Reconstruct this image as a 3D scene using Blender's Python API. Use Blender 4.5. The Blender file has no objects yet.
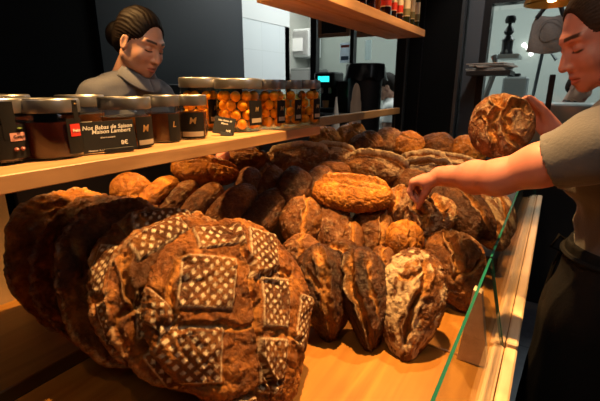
import bpy, math, random
import numpy as np
from mathutils import Vector, Matrix
D = bpy.data
COL = bpy.context.scene.collection
# ------------------------------------------------------------------ camera model
F = 400.0; PITCH = math.atan(112.5/400); YAW = math.radians(32.05); EYE = 1.45
def ray(u, v):
    x = (u-300)/F; y = -(v-200.5)/F
    fw = math.cos(PITCH)+y*math.sin(PITCH); up = -math.sin(PITCH)+y*math.cos(PITCH)
    return Vector((x*math.cos(YAW)-fw*math.sin(YAW), x*math.sin(YAW)+fw*math.cos(YAW), up))
def P3(u, v, d):
    return Vector((0,0,EYE)) + ray(u,v)*d
FWD=Vector((-math.sin(YAW)*math.cos(PITCH),math.cos(YAW)*math.cos(PITCH),-math.sin(PITCH)))
UPV=Vector((-math.sin(YAW)*math.sin(PITCH),math.cos(YAW)*math.sin(PITCH),math.cos(PITCH)))
RGT=Vector((math.cos(YAW),math.sin(YAW),0))
def proj(P):
    P=np.asarray(P)-np.array((0,0,EYE)); d=P@np.array(FWD)
    return np.stack([300+F*(P@np.array(RGT))/d,200.5-F*(P@np.array(UPV))/d],-1)
def atY(u, v, Y):
    r = ray(u,v); return Vector((0,0,EYE)) + r*(Y/r.y)
def atX(u, v, X):
    r = ray(u,v); return Vector((0,0,EYE)) + r*(X/r.x)
# ------------------------------------------------------------------ noise (numpy gradient noise)
_rs = np.random.RandomState(7)
_perm = _rs.permutation(256).astype(np.int32); _perm = np.concatenate([_perm,_perm,_perm])
_g = _rs.normal(size=(256,3)); _g /= np.linalg.norm(_g,axis=1)[:,None]
def perlin(p):
    p = np.asarray(p, dtype=np.float64)
    i = np.floor(p).astype(np.int64); f = p-i; i = i & 255
    w = f*f*f*(f*(f*6-15)+10)
    out = np.zeros(len(p))
    for dx in (0,1):
        wx = w[:,0] if dx else 1-w[:,0]
        a = _perm[(i[:,0]+dx)&255]
        for dy in (0,1):
            wy = w[:,1] if dy else 1-w[:,1]
            b = _perm[(a+i[:,1]+dy)&255]
            for dz in (0,1):
                wz = w[:,2] if dz else 1-w[:,2]
                h = _perm[(b+i[:,2]+dz)&255]
                g = _g[h]
                out += wx*wy*wz*(g[:,0]*(f[:,0]-dx)+g[:,1]*(f[:,1]-dy)+g[:,2]*(f[:,2]-dz))
    return out*1.6
def fbm(p, o=4, lac=2.1, gain=.5):
    a = 1; s = np.zeros(len(p)); q = np.array(p)
    for _ in range(o):
        s += a*perlin(q); q = q*lac+17.3; a *= gain
    return s
def sstep(a, b, x):
    t = np.clip((x-a)/(b-a),0,1); return t*t*(3-2*t)
# ------------------------------------------------------------------ mesh helpers
def link(name, me, mats, parent=None, smooth=True):
    o = D.objects.new(name, me); COL.objects.link(o)
    for m in (mats if isinstance(mats,(list,tuple)) else [mats]): me.materials.append(m)
    if smooth and len(me.polygons): me.polygons.foreach_set('use_smooth', [True]*len(me.polygons))
    if parent is not None: o.parent = parent
    return o
def tag(o, label=None, cat=None, group=None, kind=None):
    if label: o['label'] = label
    if cat: o['category'] = cat
    if group: o['group'] = group
    if kind: o['kind'] = kind
    return o
def empty(name, loc, rz=0):
    o = D.objects.new(name, None); COL.objects.link(o)
    o.location = loc; o.rotation_euler = (0,0,rz); o.empty_display_size = .05
    return o
class MB:
    """collects shapes, builds ONE mesh"""
    def __init__(s): s.v=[]; s.f=[]; s.m=[]
    def add(s, vs, fs, mi=0):
        n=len(s.v); s.v += [tuple(v) for v in vs]; s.f += [tuple(i+n for i in f) for f in fs]; s.m += [mi]*len(fs); return s
    def box(s, x0,x1,y0,y1,z0,z1, b=0.0, mi=0, M=None):
        b=min(b,(x1-x0)*.45,(y1-y0)*.45,(z1-z0)*.45)
        if b<=0:
            vs=[(x,y,z) for z in (z0,z1) for y in (y0,y1) for x in (x0,x1)]
            fs=[(0,2,3,1),(4,5,7,6),(0,1,5,4),(2,6,7,3),(0,4,6,2),(1,3,7,5)]
        else:
            # chamfered box: 24 verts
            import itertools
            vs=[]; idx={}
            for sx in (0,1):
                for sy in (0,1):
                    for sz in (0,1):
                        X=(x0,x1)[sx];Y=(y0,y1)[sy];Z=(z0,z1)[sz]
                        ox=b if sx==0 else -b; oy=b if sy==0 else -b; oz=b if sz==0 else -b
                        idx[(sx,sy,sz,'x')]=len(vs); vs.append((X,Y+oy,Z+oz))
                        idx[(sx,sy,sz,'y')]=len(vs); vs.append((X+ox,Y,Z+oz))
                        idx[(sx,sy,sz,'z')]=len(vs); vs.append((X+ox,Y+oy,Z))
            fs=[]
            def q(*k): fs.append(tuple(idx[a] for a in k))
            for sx in (0,1): q(*[(sx,a,c,'x') for a,c in ((0,0),(1,0),(1,1),(0,1))])
            for sy in (0,1): q(*[(a,sy,c,'y') for a,c in ((0,0),(1,0),(1,1),(0,1))])
            for sz in (0,1): q(*[(a,c,sz,'z') for a,c in ((0,0),(1,0),(1,1),(0,1))])
            for a in (0,1):
                for c in (0,1):
                    q((0,a,c,'y'),(1,a,c,'y'),(1,a,c,'z'),(0,a,c,'z'))
                    q((a,0,c,'x'),(a,1,c,'x'),(a,1,c,'z'),(a,0,c,'z'))
                    q((a,c,0,'x'),(a,c,1,'x'),(a,c,1,'y'),(a,c,0,'y'))
                    for e in (0,1): q((a,c,e,'x'),(a,c,e,'y'),(a,c,e,'z'))
        if M is not None: vs=[M@Vector(v) for v in vs]
        return s.add(vs,fs,mi)
    def lathe(s, prof, n=32, c=(0,0,0), mi=0, M=None, a0=0, a1=2*math.pi, sq=0):
        full=abs(a1-a0-2*math.pi)<1e-6; k=n if full else n+1
        vs=[];fs=[]
        for r,z in prof:
            for i in range(k):
                a=a0+(a1-a0)*i/n
                vs.append((c[0]+r*math.cos(a),c[1]+r*math.sin(a),c[2]+z))
        for j in range(len(prof)-1):
            for i in range(n):
                i2=(i+1)%k
                fs.append((j*k+i,j*k+i2,(j+1)*k+i2,(j+1)*k+i))
        if M is not None: vs=[M@Vector(v) for v in vs]
        return s.add(vs,fs,mi)
    def tube(s, pts, r, n=8, mi=0, cap=True):
        pts=[Vector(p) for p in pts]; rs=r if isinstance(r,(list,tuple)) else [r]*len(pts)
        vs=[];fs=[]; up=Vector((0,0,1))
        for i,p in enumerate(pts):
            t=(pts[min(i+1,len(pts)-1)]-pts[max(i-1,0)]).normalized()
            a=t.cross(up)
            if a.length<.05: a=t.cross(Vector((1,0,0)))
            a.normalize(); b=t.cross(a)
            for k in range(n):
                an=2*math.pi*k/n; vs.append(p+(a*math.cos(an)+b*math.sin(an))*rs[i])
        for i in range(len(pts)-1):
            for k in range(n): fs.append((i*n+k,i*n+(k+1)%n,(i+1)*n+(k+1)%n,(i+1)*n+k))
        if cap: fs.append(tuple(range(n))); fs.append(tuple((len(pts)-1)*n+k for k in range(n)))
        return s.add(vs,fs,mi)
    def prism(s, poly, y0, y1, M=None, mi=0):
        """polygon in xz, extruded along y"""
        n=len(poly); vs=[(x,y0,z) for x,z in poly]+[(x,y1,z) for x,z in poly]
        fs=[tuple(range(n)),tuple(range(n,2*n))]+[(i,(i+1)%n,n+(i+1)%n,n+i) for i in range(n)]
        if M is not None: vs=[M@Vector(v) for v in vs]
        return s.add(vs,fs,mi)
    def build(s, name, mats, parent=None, smooth=False, origin=None):
        me=D.meshes.new(name)
        vs=s.v
        if origin is not None: vs=[(v[0]-origin[0],v[1]-origin[1],v[2]-origin[2]) for v in vs]
        me.from_pydata(vs,[],s.f); 
        import bmesh
        bm=bmesh.new(); bm.from_mesh(me); bmesh.ops.recalc_face_normals(bm,faces=bm.faces); bm.to_mesh(me); bm.free()
        if any(s.m): me.polygons.foreach_set('material_index', s.m)
        o=link(name,me,mats,parent,smooth)
        if smooth:
            try: me.set_sharp_from_angle(angle=math.radians(40))
            except Exception: pass
        if origin is not None: o.location=origin
        return o
# ------------------------------------------------------------------ materials
def nt(name):
    m=D.materials.new(name); m.use_nodes=True; n=m.node_tree.nodes; l=m.node_tree.links
    b=n['Principled BSDF']; return m,n,l,b
def simple(name, col, rough=.5, metal=0, bump=0, scale=60, spec=.5, var=0, emit=None, es=0, sheen=0):
    m,n,l,b=nt(name)
    b.inputs['Base Color'].default_value=(*col,1); b.inputs['Roughness'].default_value=rough
    b.inputs['Metallic'].default_value=metal; b.inputs['Specular IOR Level'].default_value=spec
    if sheen: b.inputs['Sheen Weight'].default_value=sheen
    if bump or var:
        tc=n.new('ShaderNodeTexCoord'); no=n.new('ShaderNodeTexNoise'); no.inputs['Scale'].default_value=scale; no.inputs['Detail'].default_value=5
        l.new(tc.outputs['Object'],no.inputs['Vector'])
        if bump:
            bp=n.new('ShaderNodeBump'); bp.inputs['Strength'].default_value=bump; bp.inputs['Distance'].default_value=.004
            l.new(no.outputs['Fac'],bp.inputs['Height']); l.new(bp.outputs['Normal'],b.inputs['Normal'])
        if var:
            mx=n.new('ShaderNodeMixRGB'); mx.inputs[1].default_value=(*[c*(1-var) for c in col],1); mx.inputs[2].default_value=(*[min(1,c*(1+var)) for c in col],1)
            l.new(no.outputs['Fac'],mx.inputs[0]); l.new(mx.outputs[0],b.inputs['Base Color'])
    if emit: b.inputs['Emission Color'].default_value=(*emit,1); b.inputs['Emission Strength'].default_value=es
    return m
def wood(name, c1, c2, axis='Y', scale=1.0, rough=.45, seam=0):
    m,n,l,b=nt(name)
    tc=n.new('ShaderNodeTexCoord'); mp=n.new('ShaderNodeMapping')
    s={'X':(1.2,14,14),'Y':(14,1.2,14),'Z':(14,14,1.2)}[axis]
    mp.inputs['Scale'].default_value=tuple(k*scale for k in s)
    l.new(tc.outputs['Object'],mp.inputs[0])
    no=n.new('ShaderNodeTexNoise'); no.inputs['Scale'].default_value=2.2; no.inputs['Detail'].default_value=7; no.inputs['Distortion'].default_value=.8
    l.new(mp.outputs[0],no.inputs['Vector'])
    cr=n.new('ShaderNodeValToRGB'); cr.color_ramp.elements[0].position=.32; cr.color_ramp.elements[1].position=.68
    cr.color_ramp.elements[0].color=(*c1,1); cr.color_ramp.elements[1].color=(*c2,1)
    l.new(no.outputs['Fac'],cr.inputs[0])
    n2=n.new('ShaderNodeTexNoise'); n2.inputs['Scale'].default_value=7; n2.inputs['Detail'].default_value=6
    l.new(tc.outputs['Object'],n2.inputs['Vector'])
    mx=n.new('ShaderNodeMixRGB'); mx.blend_type='MULTIPLY'; mx.inputs[0].default_value=.45
    l.new(cr.outputs[0],mx.inputs[1]); l.new(n2.outputs['Fac'],mx.inputs[2])
    g=n.new('ShaderNodeMixRGB'); g.blend_type='MULTIPLY'; g.inputs[0].default_value=1; g.inputs[2].default_value=(1.35,1.35,1.35,1)
    l.new(mx.outputs[0],g.inputs[1]); l.new(g.outputs[0],b.inputs['Base Color'])
    bp=n.new('ShaderNodeBump'); bp.inputs['Strength'].default_value=.25; bp.inputs['Distance'].default_value=.002
    l.new(no.outputs['Fac'],bp.inputs['Height']); l.new(bp.outputs['Normal'],b.inputs['Normal'])
    b.inputs['Roughness'].default_value=rough
    return m
def thin_glass(name, tint=(1,1,1), refl=.06, rough=.02):
    m=D.materials.new(name); m.use_nodes=True; n=m.node_tree.nodes; l=m.node_tree.links; n.clear()
    o=n.new('ShaderNodeOutputMaterial'); t=n.new('ShaderNodeBsdfTransparent'); t.inputs[0].default_value=(*tint,1)
    g=n.new('ShaderNodeBsdfGlossy'); g.inputs['Roughness'].default_value=rough
    lw=n.new('ShaderNodeLayerWeight'); pw=n.new('ShaderNodeMath'); pw.operation='POWER'; pw.inputs[1].default_value=5; l.new(lw.outputs['Facing'],pw.inputs[0])
    f=n.new('ShaderNodeMath'); f.operation='MULTIPLY_ADD'; f.inputs[1].default_value=.6; f.inputs[2].default_value=.04; l.new(pw.outputs[0],f.inputs[0]); lw.inputs[0].default_value=.5
    mx=n.new('ShaderNodeMixShader')
    l.new(f.outputs[0],mx.inputs[0]); l.new(t.outputs[0],mx.inputs[1]); l.new(g.outputs[0],mx.inputs[2]); l.new(mx.outputs[0],o.inputs[0])
    return m
def crust(name, dark, mid, light, gash=(.62,.27,.06), flour=(.66,.49,.30), rough=.38, fl_amt=.5):
    """bread crust: attribute 'fx' R=torn gash, G=flour, B=burnt, A=stencil"""
    m,n,l,b=nt(name)
    tc=n.new('ShaderNodeTexCoord'); at=n.new('ShaderNodeAttribute'); at.attribute_name='fx'
    sp=n.new('ShaderNodeSeparateColor'); l.new(at.outputs['Color'],sp.inputs[0])
    def noise(sc,det=6,dist=0):
        x=n.new('ShaderNodeTexNoise'); x.inputs['Scale'].default_value=sc; x.inputs['Detail'].default_value=det; x.inputs['Distortion'].default_value=dist; x.inputs['Roughness'].default_value=.65
        l.new(tc.outputs['Object'],x.inputs['Vector']); return x
    def mth(op,a,bb,clamp=False):
        x=n.new('ShaderNodeMath'); x.operation=op; x.use_clamp=clamp
        for i,k in enumerate((a,bb)):
            if isinstance(k,(int,float)): x.inputs[i].default_value=k
            else: l.new(k,x.inputs[i])
        return x.outputs[0]
    def mix(fac,a,c):
        x=n.new('ShaderNodeMixRGB')
        if isinstance(fac,(int,float)): x.inputs[0].default_value=fac
        else: l.new(fac,x.inputs[0])
        for i,k in ((1,a),(2,c)):
            if isinstance(k,tuple): x.inputs[i].default_value=(*k,1)
            else: l.new(k,x.inputs[i])
        return x.outputs[0]
    n1=noise(16,8,.6); n2=noise(90,6); n3=noise(38,8,1.2)
    cr=n.new('ShaderNodeValToRGB'); e=cr.color_ramp.elements; e[0].position=.30; e[0].color=(*dark,1); e[1].position=.72; e[1].color=(*light,1)
    k=e.new(.52); k.color=(*mid,1)
    l.new(n1.outputs['Fac'],cr.inputs[0])
    c=cr.outputs[0]
    # fine speckle
    c=mix(mth('MULTIPLY',mth('SUBTRACT',n2.outputs['Fac'],.5,True),2.2,True),c,dark)
    # torn gash : golden with brown streaks
    gm=n.new('ShaderNodeValToRGB'); gm.color_ramp.elements[0].position=.35; gm.color_ramp.elements[0].color=(*[k*.38 for k in gash],1); gm.color_ramp.elements[1].position=.62; gm.color_ramp.elements[1].color=(*gash,1)
    l.new(n3.outputs['Fac'],gm.inputs[0])
    c=mix(sp.outputs[0],c,gm.outputs[0])
    # burnt, with the face shade of the stacked miches painted in
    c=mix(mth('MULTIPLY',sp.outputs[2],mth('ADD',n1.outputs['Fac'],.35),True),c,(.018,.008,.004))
    # flour: patchy, flakes off in the cracks; also paints the lit miche rims
    fm=mth('MULTIPLY',mth('SUBTRACT',mth('ADD',mth('MULTIPLY',sp.outputs[1],1.0),mth('MULTIPLY',mth('ADD',n3.outputs['Fac'],n2.outputs['Fac']),.9)),1.25,True),2.2,True)
    c=mix(mth('MULTIPLY',fm,fl_amt+.35,True),c,flour)
    # stencil
    c=mix(mth('MULTIPLY',at.outputs['Alpha'],mth('ADD',n3.outputs['Fac'],.35),True),c,(.83,.70,.50))
    l.new(c,b.inputs['Base Color'])
    rg=mth('ADD',rough,mth('MULTIPLY',fm,.4)); l.new(rg,b.inputs['Roughness'])
    vo=n.new('ShaderNodeTexVoronoi'); vo.feature='DISTANCE_TO_EDGE'; vo.inputs['Scale'].default_value=42
    l.new(tc.outputs['Object'],vo.inputs['Vector'])
    wr=n.new('ShaderNodeVectorMath'); wr.operation='MULTIPLY_ADD'; wr.inputs[1].default_value=(.03,.03,.03)
    l.new(n3.outputs['Color'],wr.inputs[0]); l.new(tc.outputs['Object'],wr.inputs[2]); l.new(wr.outputs[0],vo.inputs['Vector'])
    ck=n.new('ShaderNodeMapRange'); ck.inputs['From Max'].default_value=.06; l.new(vo.outputs['Distance'],ck.inputs['Value'])
    hgt=mth('ADD',mth('ADD',mth('MULTIPLY',n3.outputs['Fac'],1.0),mth('MULTIPLY',n2.outputs['Fac'],.35)),mth('MULTIPLY',ck.outputs[0],.12))
    bp=n.new('ShaderNodeBump'); bp.inputs['Strength'].default_value=.9; bp.inputs['Distance'].default_value=.012
    l.new(hgt,bp.inputs['Height']); l.new(bp.outputs['Normal'],b.inputs['Normal'])
    b.inputs['Specular IOR Level'].default_value=.3
    return m
# ------------------------------------------------------------------ bread
def two_disc(N):
    """topology of a closed body from two gridded discs sharing a rim; returns dirs (n,3), faces"""
    t=np.linspace(-1,1,N+1); S,T=np.meshgrid(t,t,indexing='ij')
    x=S*np.sqrt(1-T*T/2); y=T*np.sqrt(1-S*S/2); r=np.sqrt(x*x+y*y)+1e-12
    r=np.clip(r,0,1); rr=np.sin(r*math.pi/2); z=np.cos(r*math.pi/2)
    dx=x/r*rr; dy=y/r*rr; dx[r<1e-9]=0; dy[r<1e-9]=0
    top=np.stack([dx,dy,z],-1).reshape(-1,3)
    I=np.arange((N+1)**2).reshape(N+1,N+1)
    edge=np.zeros((N+1,N+1),bool); edge[0]=edge[-1]=True; edge[:,0]=edge[:,-1]=True
    bot_id=np.where(edge,I,-1); inner=~edge
    bot_id[inner]=np.arange(inner.sum())+(N+1)**2
    botv=np.stack([dx,dy,-z],-1)[inner]
    V=np.concatenate([top,botv])
    def quads(J,flip):
        a,b,c,d=J[:-1,:-1],J[1:,:-1],J[1:,1:],J[:-1,1:]
        q=np.stack([a,b,c,d],-1).reshape(-1,4)
        return q[:,::-1] if flip else q
    Fq=np.concatenate([quads(I,False),quads(bot_id,True)])
    return V,Fq
_td={}
def polyd(x,y,pts):
    """distance to polyline, signed side, and param 0..1"""
    best=np.full(len(x),1e9); sg=np.zeros(len(x)); tt=np.zeros(len(x)); n=len(pts)-1
    for i in range(n):
        ax,ay=pts[i]; bx,by=pts[i+1]; dx,dy=bx-ax,by-ay; L=dx*dx+dy*dy
        t=np.clip(((x-ax)*dx+(y-ay)*dy)/L,0,1); qx=x-ax-t*dx; qy=y-ay-t*dy; d=np.hypot(qx,qy)
        s=np.sign(qx*dy-qy*dx); m=d<best
        best=np.where(m,d,best); sg=np.where(m,s,sg); tt=np.where(m,(i+t)/n,tt)
    return best,sg,tt
def frame_at(c, roll=0, elev=30, az=0):
    h=Vector((-c[0],-c[1],0)).normalized(); a=math.radians(az)
    h=Vector((h.x*math.cos(a)-h.y*math.sin(a),h.x*math.sin(a)+h.y*math.cos(a),0))
    e=math.radians(elev); Z=h*math.cos(e)+Vector((0,0,math.sin(e)))
    Y=-h*math.sin(e)+Vector((0,0,math.cos(e))); X=Y.cross(Z); r=math.radians(roll)
    Y2=Y*math.cos(r)+X*math.sin(r); X2=X*math.cos(r)-Y*math.sin(r)
    return Matrix((X2,Y2,Z)).transposed()
def bread(name, label, mat, c, size, R, seed=0, N=70, taper=0, gashes=(), flour=0, flour_side=0, burn=0, rough=1.0, patches=(), group=None, cat='bread', sup=2.3, flat=.55, lump=.10, fit=None, face=0, point=0):
    """size=(W,L,T) full extents in metres; local Z = scored top crust, local Y = long axis"""
    if N not in _td: _td[N]=two_disc(N)
    V,Fq=_td[N]; d=V.copy()
    W,L,T=size
    rs=np.random.RandomState(seed); off=rs.uniform(0,50,3)
    # superellipse plan
    pr=(np.abs(d[:,0])**sup+np.abs(d[:,1])**sup+np.abs(d[:,2])**2.0)**(-1/sup)
    d=d*pr[:,None]
    x,y,z=d[:,0],d[:,1],d[:,2]
    nx,ny=x.copy(),y.copy()
    wx=x*(1+taper*y)*(1-.06*y*y)*(1-point*sstep(.1,1.05,-y))
    z=np.where(z<0,z*flat,z)
    base=np.stack([wx*W/2,y*L/2,z*T/2*1.0],-1)
    nrm=V/np.array([W,L,T*(.8)]); nrm/=np.linalg.norm(nrm,axis=1)[:,None]
    sc=min(W,L)
    lo=perlin(V*1.3+off); hi=fbm(base*(9/sc*.55)+off,4)
    disp=lo*lump*sc*.5+hi*.018*sc*rough
    fine=fbm(base*(30/sc)+off,3); disp+=fine*.008*sc*rough
    for q_,(fr_,am_) in enumerate(((4.5,.020),(10,.010))):
        cr_=np.abs(perlin(base*(fr_/sc)+off+60+q_*9)+.25*perlin(base*(3*fr_/sc)+off)); disp-=(1-sstep(0,.16,cr_))*am_*min(sc,.17)*rough
    topm=sstep(-.1,.35,V[:,2])
    wxn=nx+perlin(base*(7/sc)+off+3)*.10; wyn=ny+perlin(base*(7/sc)+off+9)*.10
    G=np.zeros(len(d)); FL=np.zeros(len(d)); BU=np.zeros(len(d)); ST=np.zeros(len(d))
    for g in gashes:
        pts,w,dep=g[0],g[1],g[2]; ear=g[3] if len(g)>3 else 1.0
        dist,sg,t=polyd(wxn,wyn,pts)
        fade=np.clip(np.minimum(t,1-t)*6+.25,0,1)
        sd=dist*sg
        tex=fbm(base*(22/sc)+off+31,4)
        groove=np.exp(-(sd/w)**2)*fade*topm
        disp+=-groove*dep*sc+groove*tex*.022*sc
        lw_=.42 if ear<1.3 else .80
        lip=np.exp(-((sd-w*(1.0+lw_*.6))/(w*lw_))**2)*fade*topm*ear
        lip2=np.exp(-((sd+w*1.35)/(w*.55))**2)*fade*topm*.55
        disp+=(lip*1.0+lip2)*dep*sc*.75
        G=np.maximum(G,np.clip(groove*1.5-.15,0,1))
        FL=np.maximum(FL,(lip*(.55 if ear<1.3 else 1.15)+lip2*.4)*(flour>0))
        BU=np.maximum(BU,np.clip(lip-.45,0,1)*burn)
    n4=fbm(V*2.6+off+5,3)
    if face: BU=np.maximum(BU,face*sstep(.25,.75,V[:,2]+.12*n4)); FL=np.maximum(FL,.55*np.exp(-((V[:,2]-.12)/.22)**2)); disp+=np.exp(-((V[:,2]-.2)/.25)**2)*fbm(base*(16/sc)+off+41,3)*.02*sc  # dark face and pale rim paint the shade and rim light between stacked loaves
    FL=np.clip(np.maximum(FL, flour*sstep(-.35,.5,n4+.25+flour_side*nx)*topm)*(1-G*.85),0,1)
    BU=np.clip(np.maximum(BU,burn*sstep(-.1,.6,n4)),0,1)
    if patches:
        G2=np.ones(len(d))
        for (px,py,hw,hh,ang,nc) in patches:
            a=math.radians(ang); ux=(nx-px)*math.cos(a)+(ny-py)*math.sin(a); uy=-(nx-px)*math.sin(a)+(ny-py)*math.cos(a)
            ux=ux-uy*.18
            inside=(1-sstep(.93,1.02,np.abs(ux)/hw))*(1-sstep(.93,1.02,np.abs(uy)/hh))*topm
            fu=(ux/hw*.5+.5)*nc; fv=(uy/hh*.5+.5)*nc*hh/hw
            row=np.floor(fv*2)
            ffu=(fu+.5*(row%2))%1-.5; ffv=(fv*2)%1-.5
            # diamonds
            a1=np.abs((fu%1)-.5)+np.abs((fv%1)-.5); a2=np.abs(((fu+.5)%1)-.5)+np.abs(((fv+.5)%1)-.5)
            dia=np.maximum(1-sstep(.19,.29,a1),1-sstep(.19,.29,a2))
            drop=sstep(-.55,-.2,fbm(base*(12/sc)+off+77,2))
            border=np.maximum(sstep(.90,.95,np.abs(ux)/hw),sstep(.90,.95,np.abs(uy)/hh))*.75
            ST=np.maximum(ST,inside*np.maximum(dia*drop,border))
            BU=np.maximum(BU,inside*.35); FL=FL*(1-inside); G=G*(1-inside)
            disp+=inside*.010*sc
            rim=np.exp(-(((np.maximum(np.abs(ux)/hw,np.abs(uy)/hh))-1.08)/.07)**2)*topm
            disp-=rim*.010*sc
    vs=base+nrm*disp[:,None]
    c=Vector(c); Rn=np.array(R)
    if fit:
        u,v,w,h,ro=fit; ra=math.radians(ro); ax=np.array((math.cos(ra),math.sin(ra))); ay=np.array((math.sin(ra),-math.cos(ra)))
        for _ in range(3):
            pr_=proj(vs@Rn.T+np.array(c)); q=pr_-np.array((u,v))
            a=q@ax; b=q@ay
            ca_,cb_=(a.max()+a.min())/2,(b.max()+b.min())/2
            vs=vs*np.array((w/(a.max()-a.min()),h/(b.max()-b.min()),1))
            q2=np.array((u,v))-(ax*ca_+ay*cb_); dd=(c-Vector((0,0,EYE))).dot(FWD)
            pc0=proj(np.array([c]))[0]; tgt=pc0-(ax*ca_+ay*cb_); c=P3(tgt[0],tgt[1],dd)
    wz=vs@Rn.T+np.array(c)
    if wz[:,2].min()<.801: wz[:,2]=np.maximum(wz[:,2],.801); vs=(wz-np.array(c))@Rn
    me=D.meshes.new(name)
    me.vertices.add(len(vs)); me.vertices.foreach_set('co',vs.astype(np.float32).ravel())
    nf=len(Fq); me.loops.add(nf*4); me.polygons.add(nf)
    me.loops.foreach_set('vertex_index',Fq.astype(np.int32).ravel())
    me.polygons.foreach_set('loop_start',np.arange(0,nf*4,4,dtype=np.int32)); me.polygons.foreach_set('loop_total',np.full(nf,4,dtype=np.int32))
    me.update(calc_edges=True)
    ca=me.color_attributes.new('fx','FLOAT_COLOR','POINT')
    ca.data.foreach_set('color',np.stack([G,FL,BU,ST],-1).astype(np.float32).ravel())
    o=link(name,me,mat)
    M=R.to_4x4(); M.translation=Vector(c); o.matrix_world=M
    tag(o,label,cat,group)
    return o
# ------------------------------------------------------------------ implicit modelling
class Field:
    def __init__(s, lo, hi, h):
        s.lo=np.array(lo,float); s.h=h; s.n=np.ceil((np.array(hi)-s.lo)/h).astype(int)+1
        s.f=np.full(s.n,1.0,np.float32)
    def _reg(s, lo, hi, m):
        a=np.maximum(((np.array(lo)-m-s.lo)/s.h).astype(int),0); b=np.minimum(((np.array(hi)+m-s.lo)/s.h).astype(int)+2,s.n)
        if (b<=a).any(): return None,None
        g=[s.lo[i]+s.h*np.arange(a[i],b[i]) for i in range(3)]
        P=np.stack(np.meshgrid(*g,indexing='ij'),-1)
        return (slice(a[0],b[0]),slice(a[1],b[1]),slice(a[2],b[2])),P
    def _mix(s, sl, d, k, sub):
        A=s.f[sl]
        if sub:
            d=-d
            if k<=0: s.f[sl]=np.maximum(A,d); return
            h=np.clip(k-np.abs(A-d),0,None)/k; s.f[sl]=np.maximum(A,d)+h*h*k*.25
        else:
            if k<=0: s.f[sl]=np.minimum(A,d); return
            h=np.clip(k-np.abs(A-d),0,None)/k; s.f[sl]=np.minimum(A,d)-h*h*k*.25
    def cap(s,a,b,ra,rb=None,k=.01,sub=False):
        rb=ra if rb is None else rb; a=np.array(a,float); b=np.array(b,float); R=max(ra,rb)
        sl,P=s._reg(np.minimum(a,b)-R,np.maximum(a,b)+R,k+4*s.h)
        if sl is None: return s
        ab=b-a; t=np.clip(((P-a)@ab)/max(ab@ab,1e-12),0,1)
        d=np.linalg.norm(P-a-t[...,None]*ab,axis=-1)-(ra+(rb-ra)*t)
        s._mix(sl,d,k,sub); return s
    def ell(s,c,r,k=.01,sub=False,R=None):
        c=np.array(c,float); r=np.array(r,float); m=max(r) if R is not None else 0
        ext=np.full(3,max(r)) if R is not None else r
        sl,P=s._reg(c-ext,c+ext,k+4*s.h)
        if sl is None: return s
        q=P-c
        if R is not None: q=q@np.array(R)
        k0=np.linalg.norm(q/r,axis=-1); k1=np.linalg.norm(q/(r*r),axis=-1)+1e-9
        d=np.where(k0<.05,-min(r),k0*(k0-1)/k1)
        s._mix(sl,d,k,sub); return s
    def chop(s,e,dr,r):
        """remove what lies beyond the plane through e facing dr, within radius r"""
        sl,P=s._reg(e-r,e+r,3*s.h)
        if sl is None: return s
        q=P-e; rem=np.maximum(-(q@dr),np.linalg.norm(q,axis=-1)-r)
        s.f[sl]=np.maximum(s.f[sl],-rem); return s
    def cut(s,p,n,k=.004):
        """remove everything on the side the normal n points to"""
        g=[s.lo[i]+s.h*np.arange(s.n[i]) for i in range(3)]
        P=np.stack(np.meshgrid(*g,indexing='ij'),-1)
        n=np.array(n,float); n/=np.linalg.norm(n)
        d=(P-np.array(p))@n
        s.f=np.maximum(s.f,d.astype(np.float32)); return s
    def mesh(s):
        f=s.f; S=f<0
        c=[f[i:f.shape[0]-1+i,j:f.shape[1]-1+j,k:f.shape[2]-1+k] for i in (0,1) for j in (0,1) for k in (0,1)]
        sg=sum((x<0).astype(np.int8) for x in c)
        mask=(sg>0)&(sg<8); idx=np.argwhere(mask)
        vals=np.stack([x[mask] for x in c],1)
        cor=np.array([(i,j,k) for i in (0,1) for j in (0,1) for k in (0,1)],float)
        pos=np.zeros((len(idx),3)); cnt=np.zeros(len(idx))
        for a in range(8):
            for b in range(a+1,8):
                if np.abs(cor[a]-cor[b]).sum()!=1: continue
                va,vb=vals[:,a],vals[:,b]; m=(va<0)!=(vb<0)
                t=np.where(m,va/np.where(m,va-vb,1),0)
                pos+=np.where(m[:,None],cor[a]+t[:,None]*(cor[b]-cor[a]),0); cnt+=m
        V=(idx+pos/cnt[:,None])*s.h+s.lo
        vid=np.full(mask.shape,-1,np.int64); vid[mask]=np.arange(len(idx))
        Fs=[]
        for ax in range(3):
            o=[a for a in range(3) if a!=ax]
            sa=[slice(None)]*3; sb=[slice(None)]*3; sa[ax]=slice(0,-1); sb[ax]=slice(1,None)
            A=S[tuple(sa)];B=S[tuple(sb)]; ch=A!=B
            e=np.argwhere(ch); e=e[(e[:,o[0]]>0)&(e[:,o[1]]>0)&(e[:,o[0]]<S.shape[o[0]]-1)&(e[:,o[1]]<S.shape[o[1]]-1)]
            if not len(e): continue
            def g(d0,d1):
                q=e.copy(); q[:,o[0]]+=d0; q[:,o[1]]+=d1; return vid[q[:,0],q[:,1],q[:,2]]
            Q=np.stack([g(-1,-1),g(0,-1),g(0,0),g(-1,0)],1)
            fl=A[e[:,0],e[:,1],e[:,2]]
            if ax==1: fl=~fl
            Q[~fl]=Q[~fl][:,::-1]
            Fs.append(Q)
        Fq=np.concatenate(Fs); Fq=Fq[(Fq>=0).all(1)]
        return V,Fq
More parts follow.
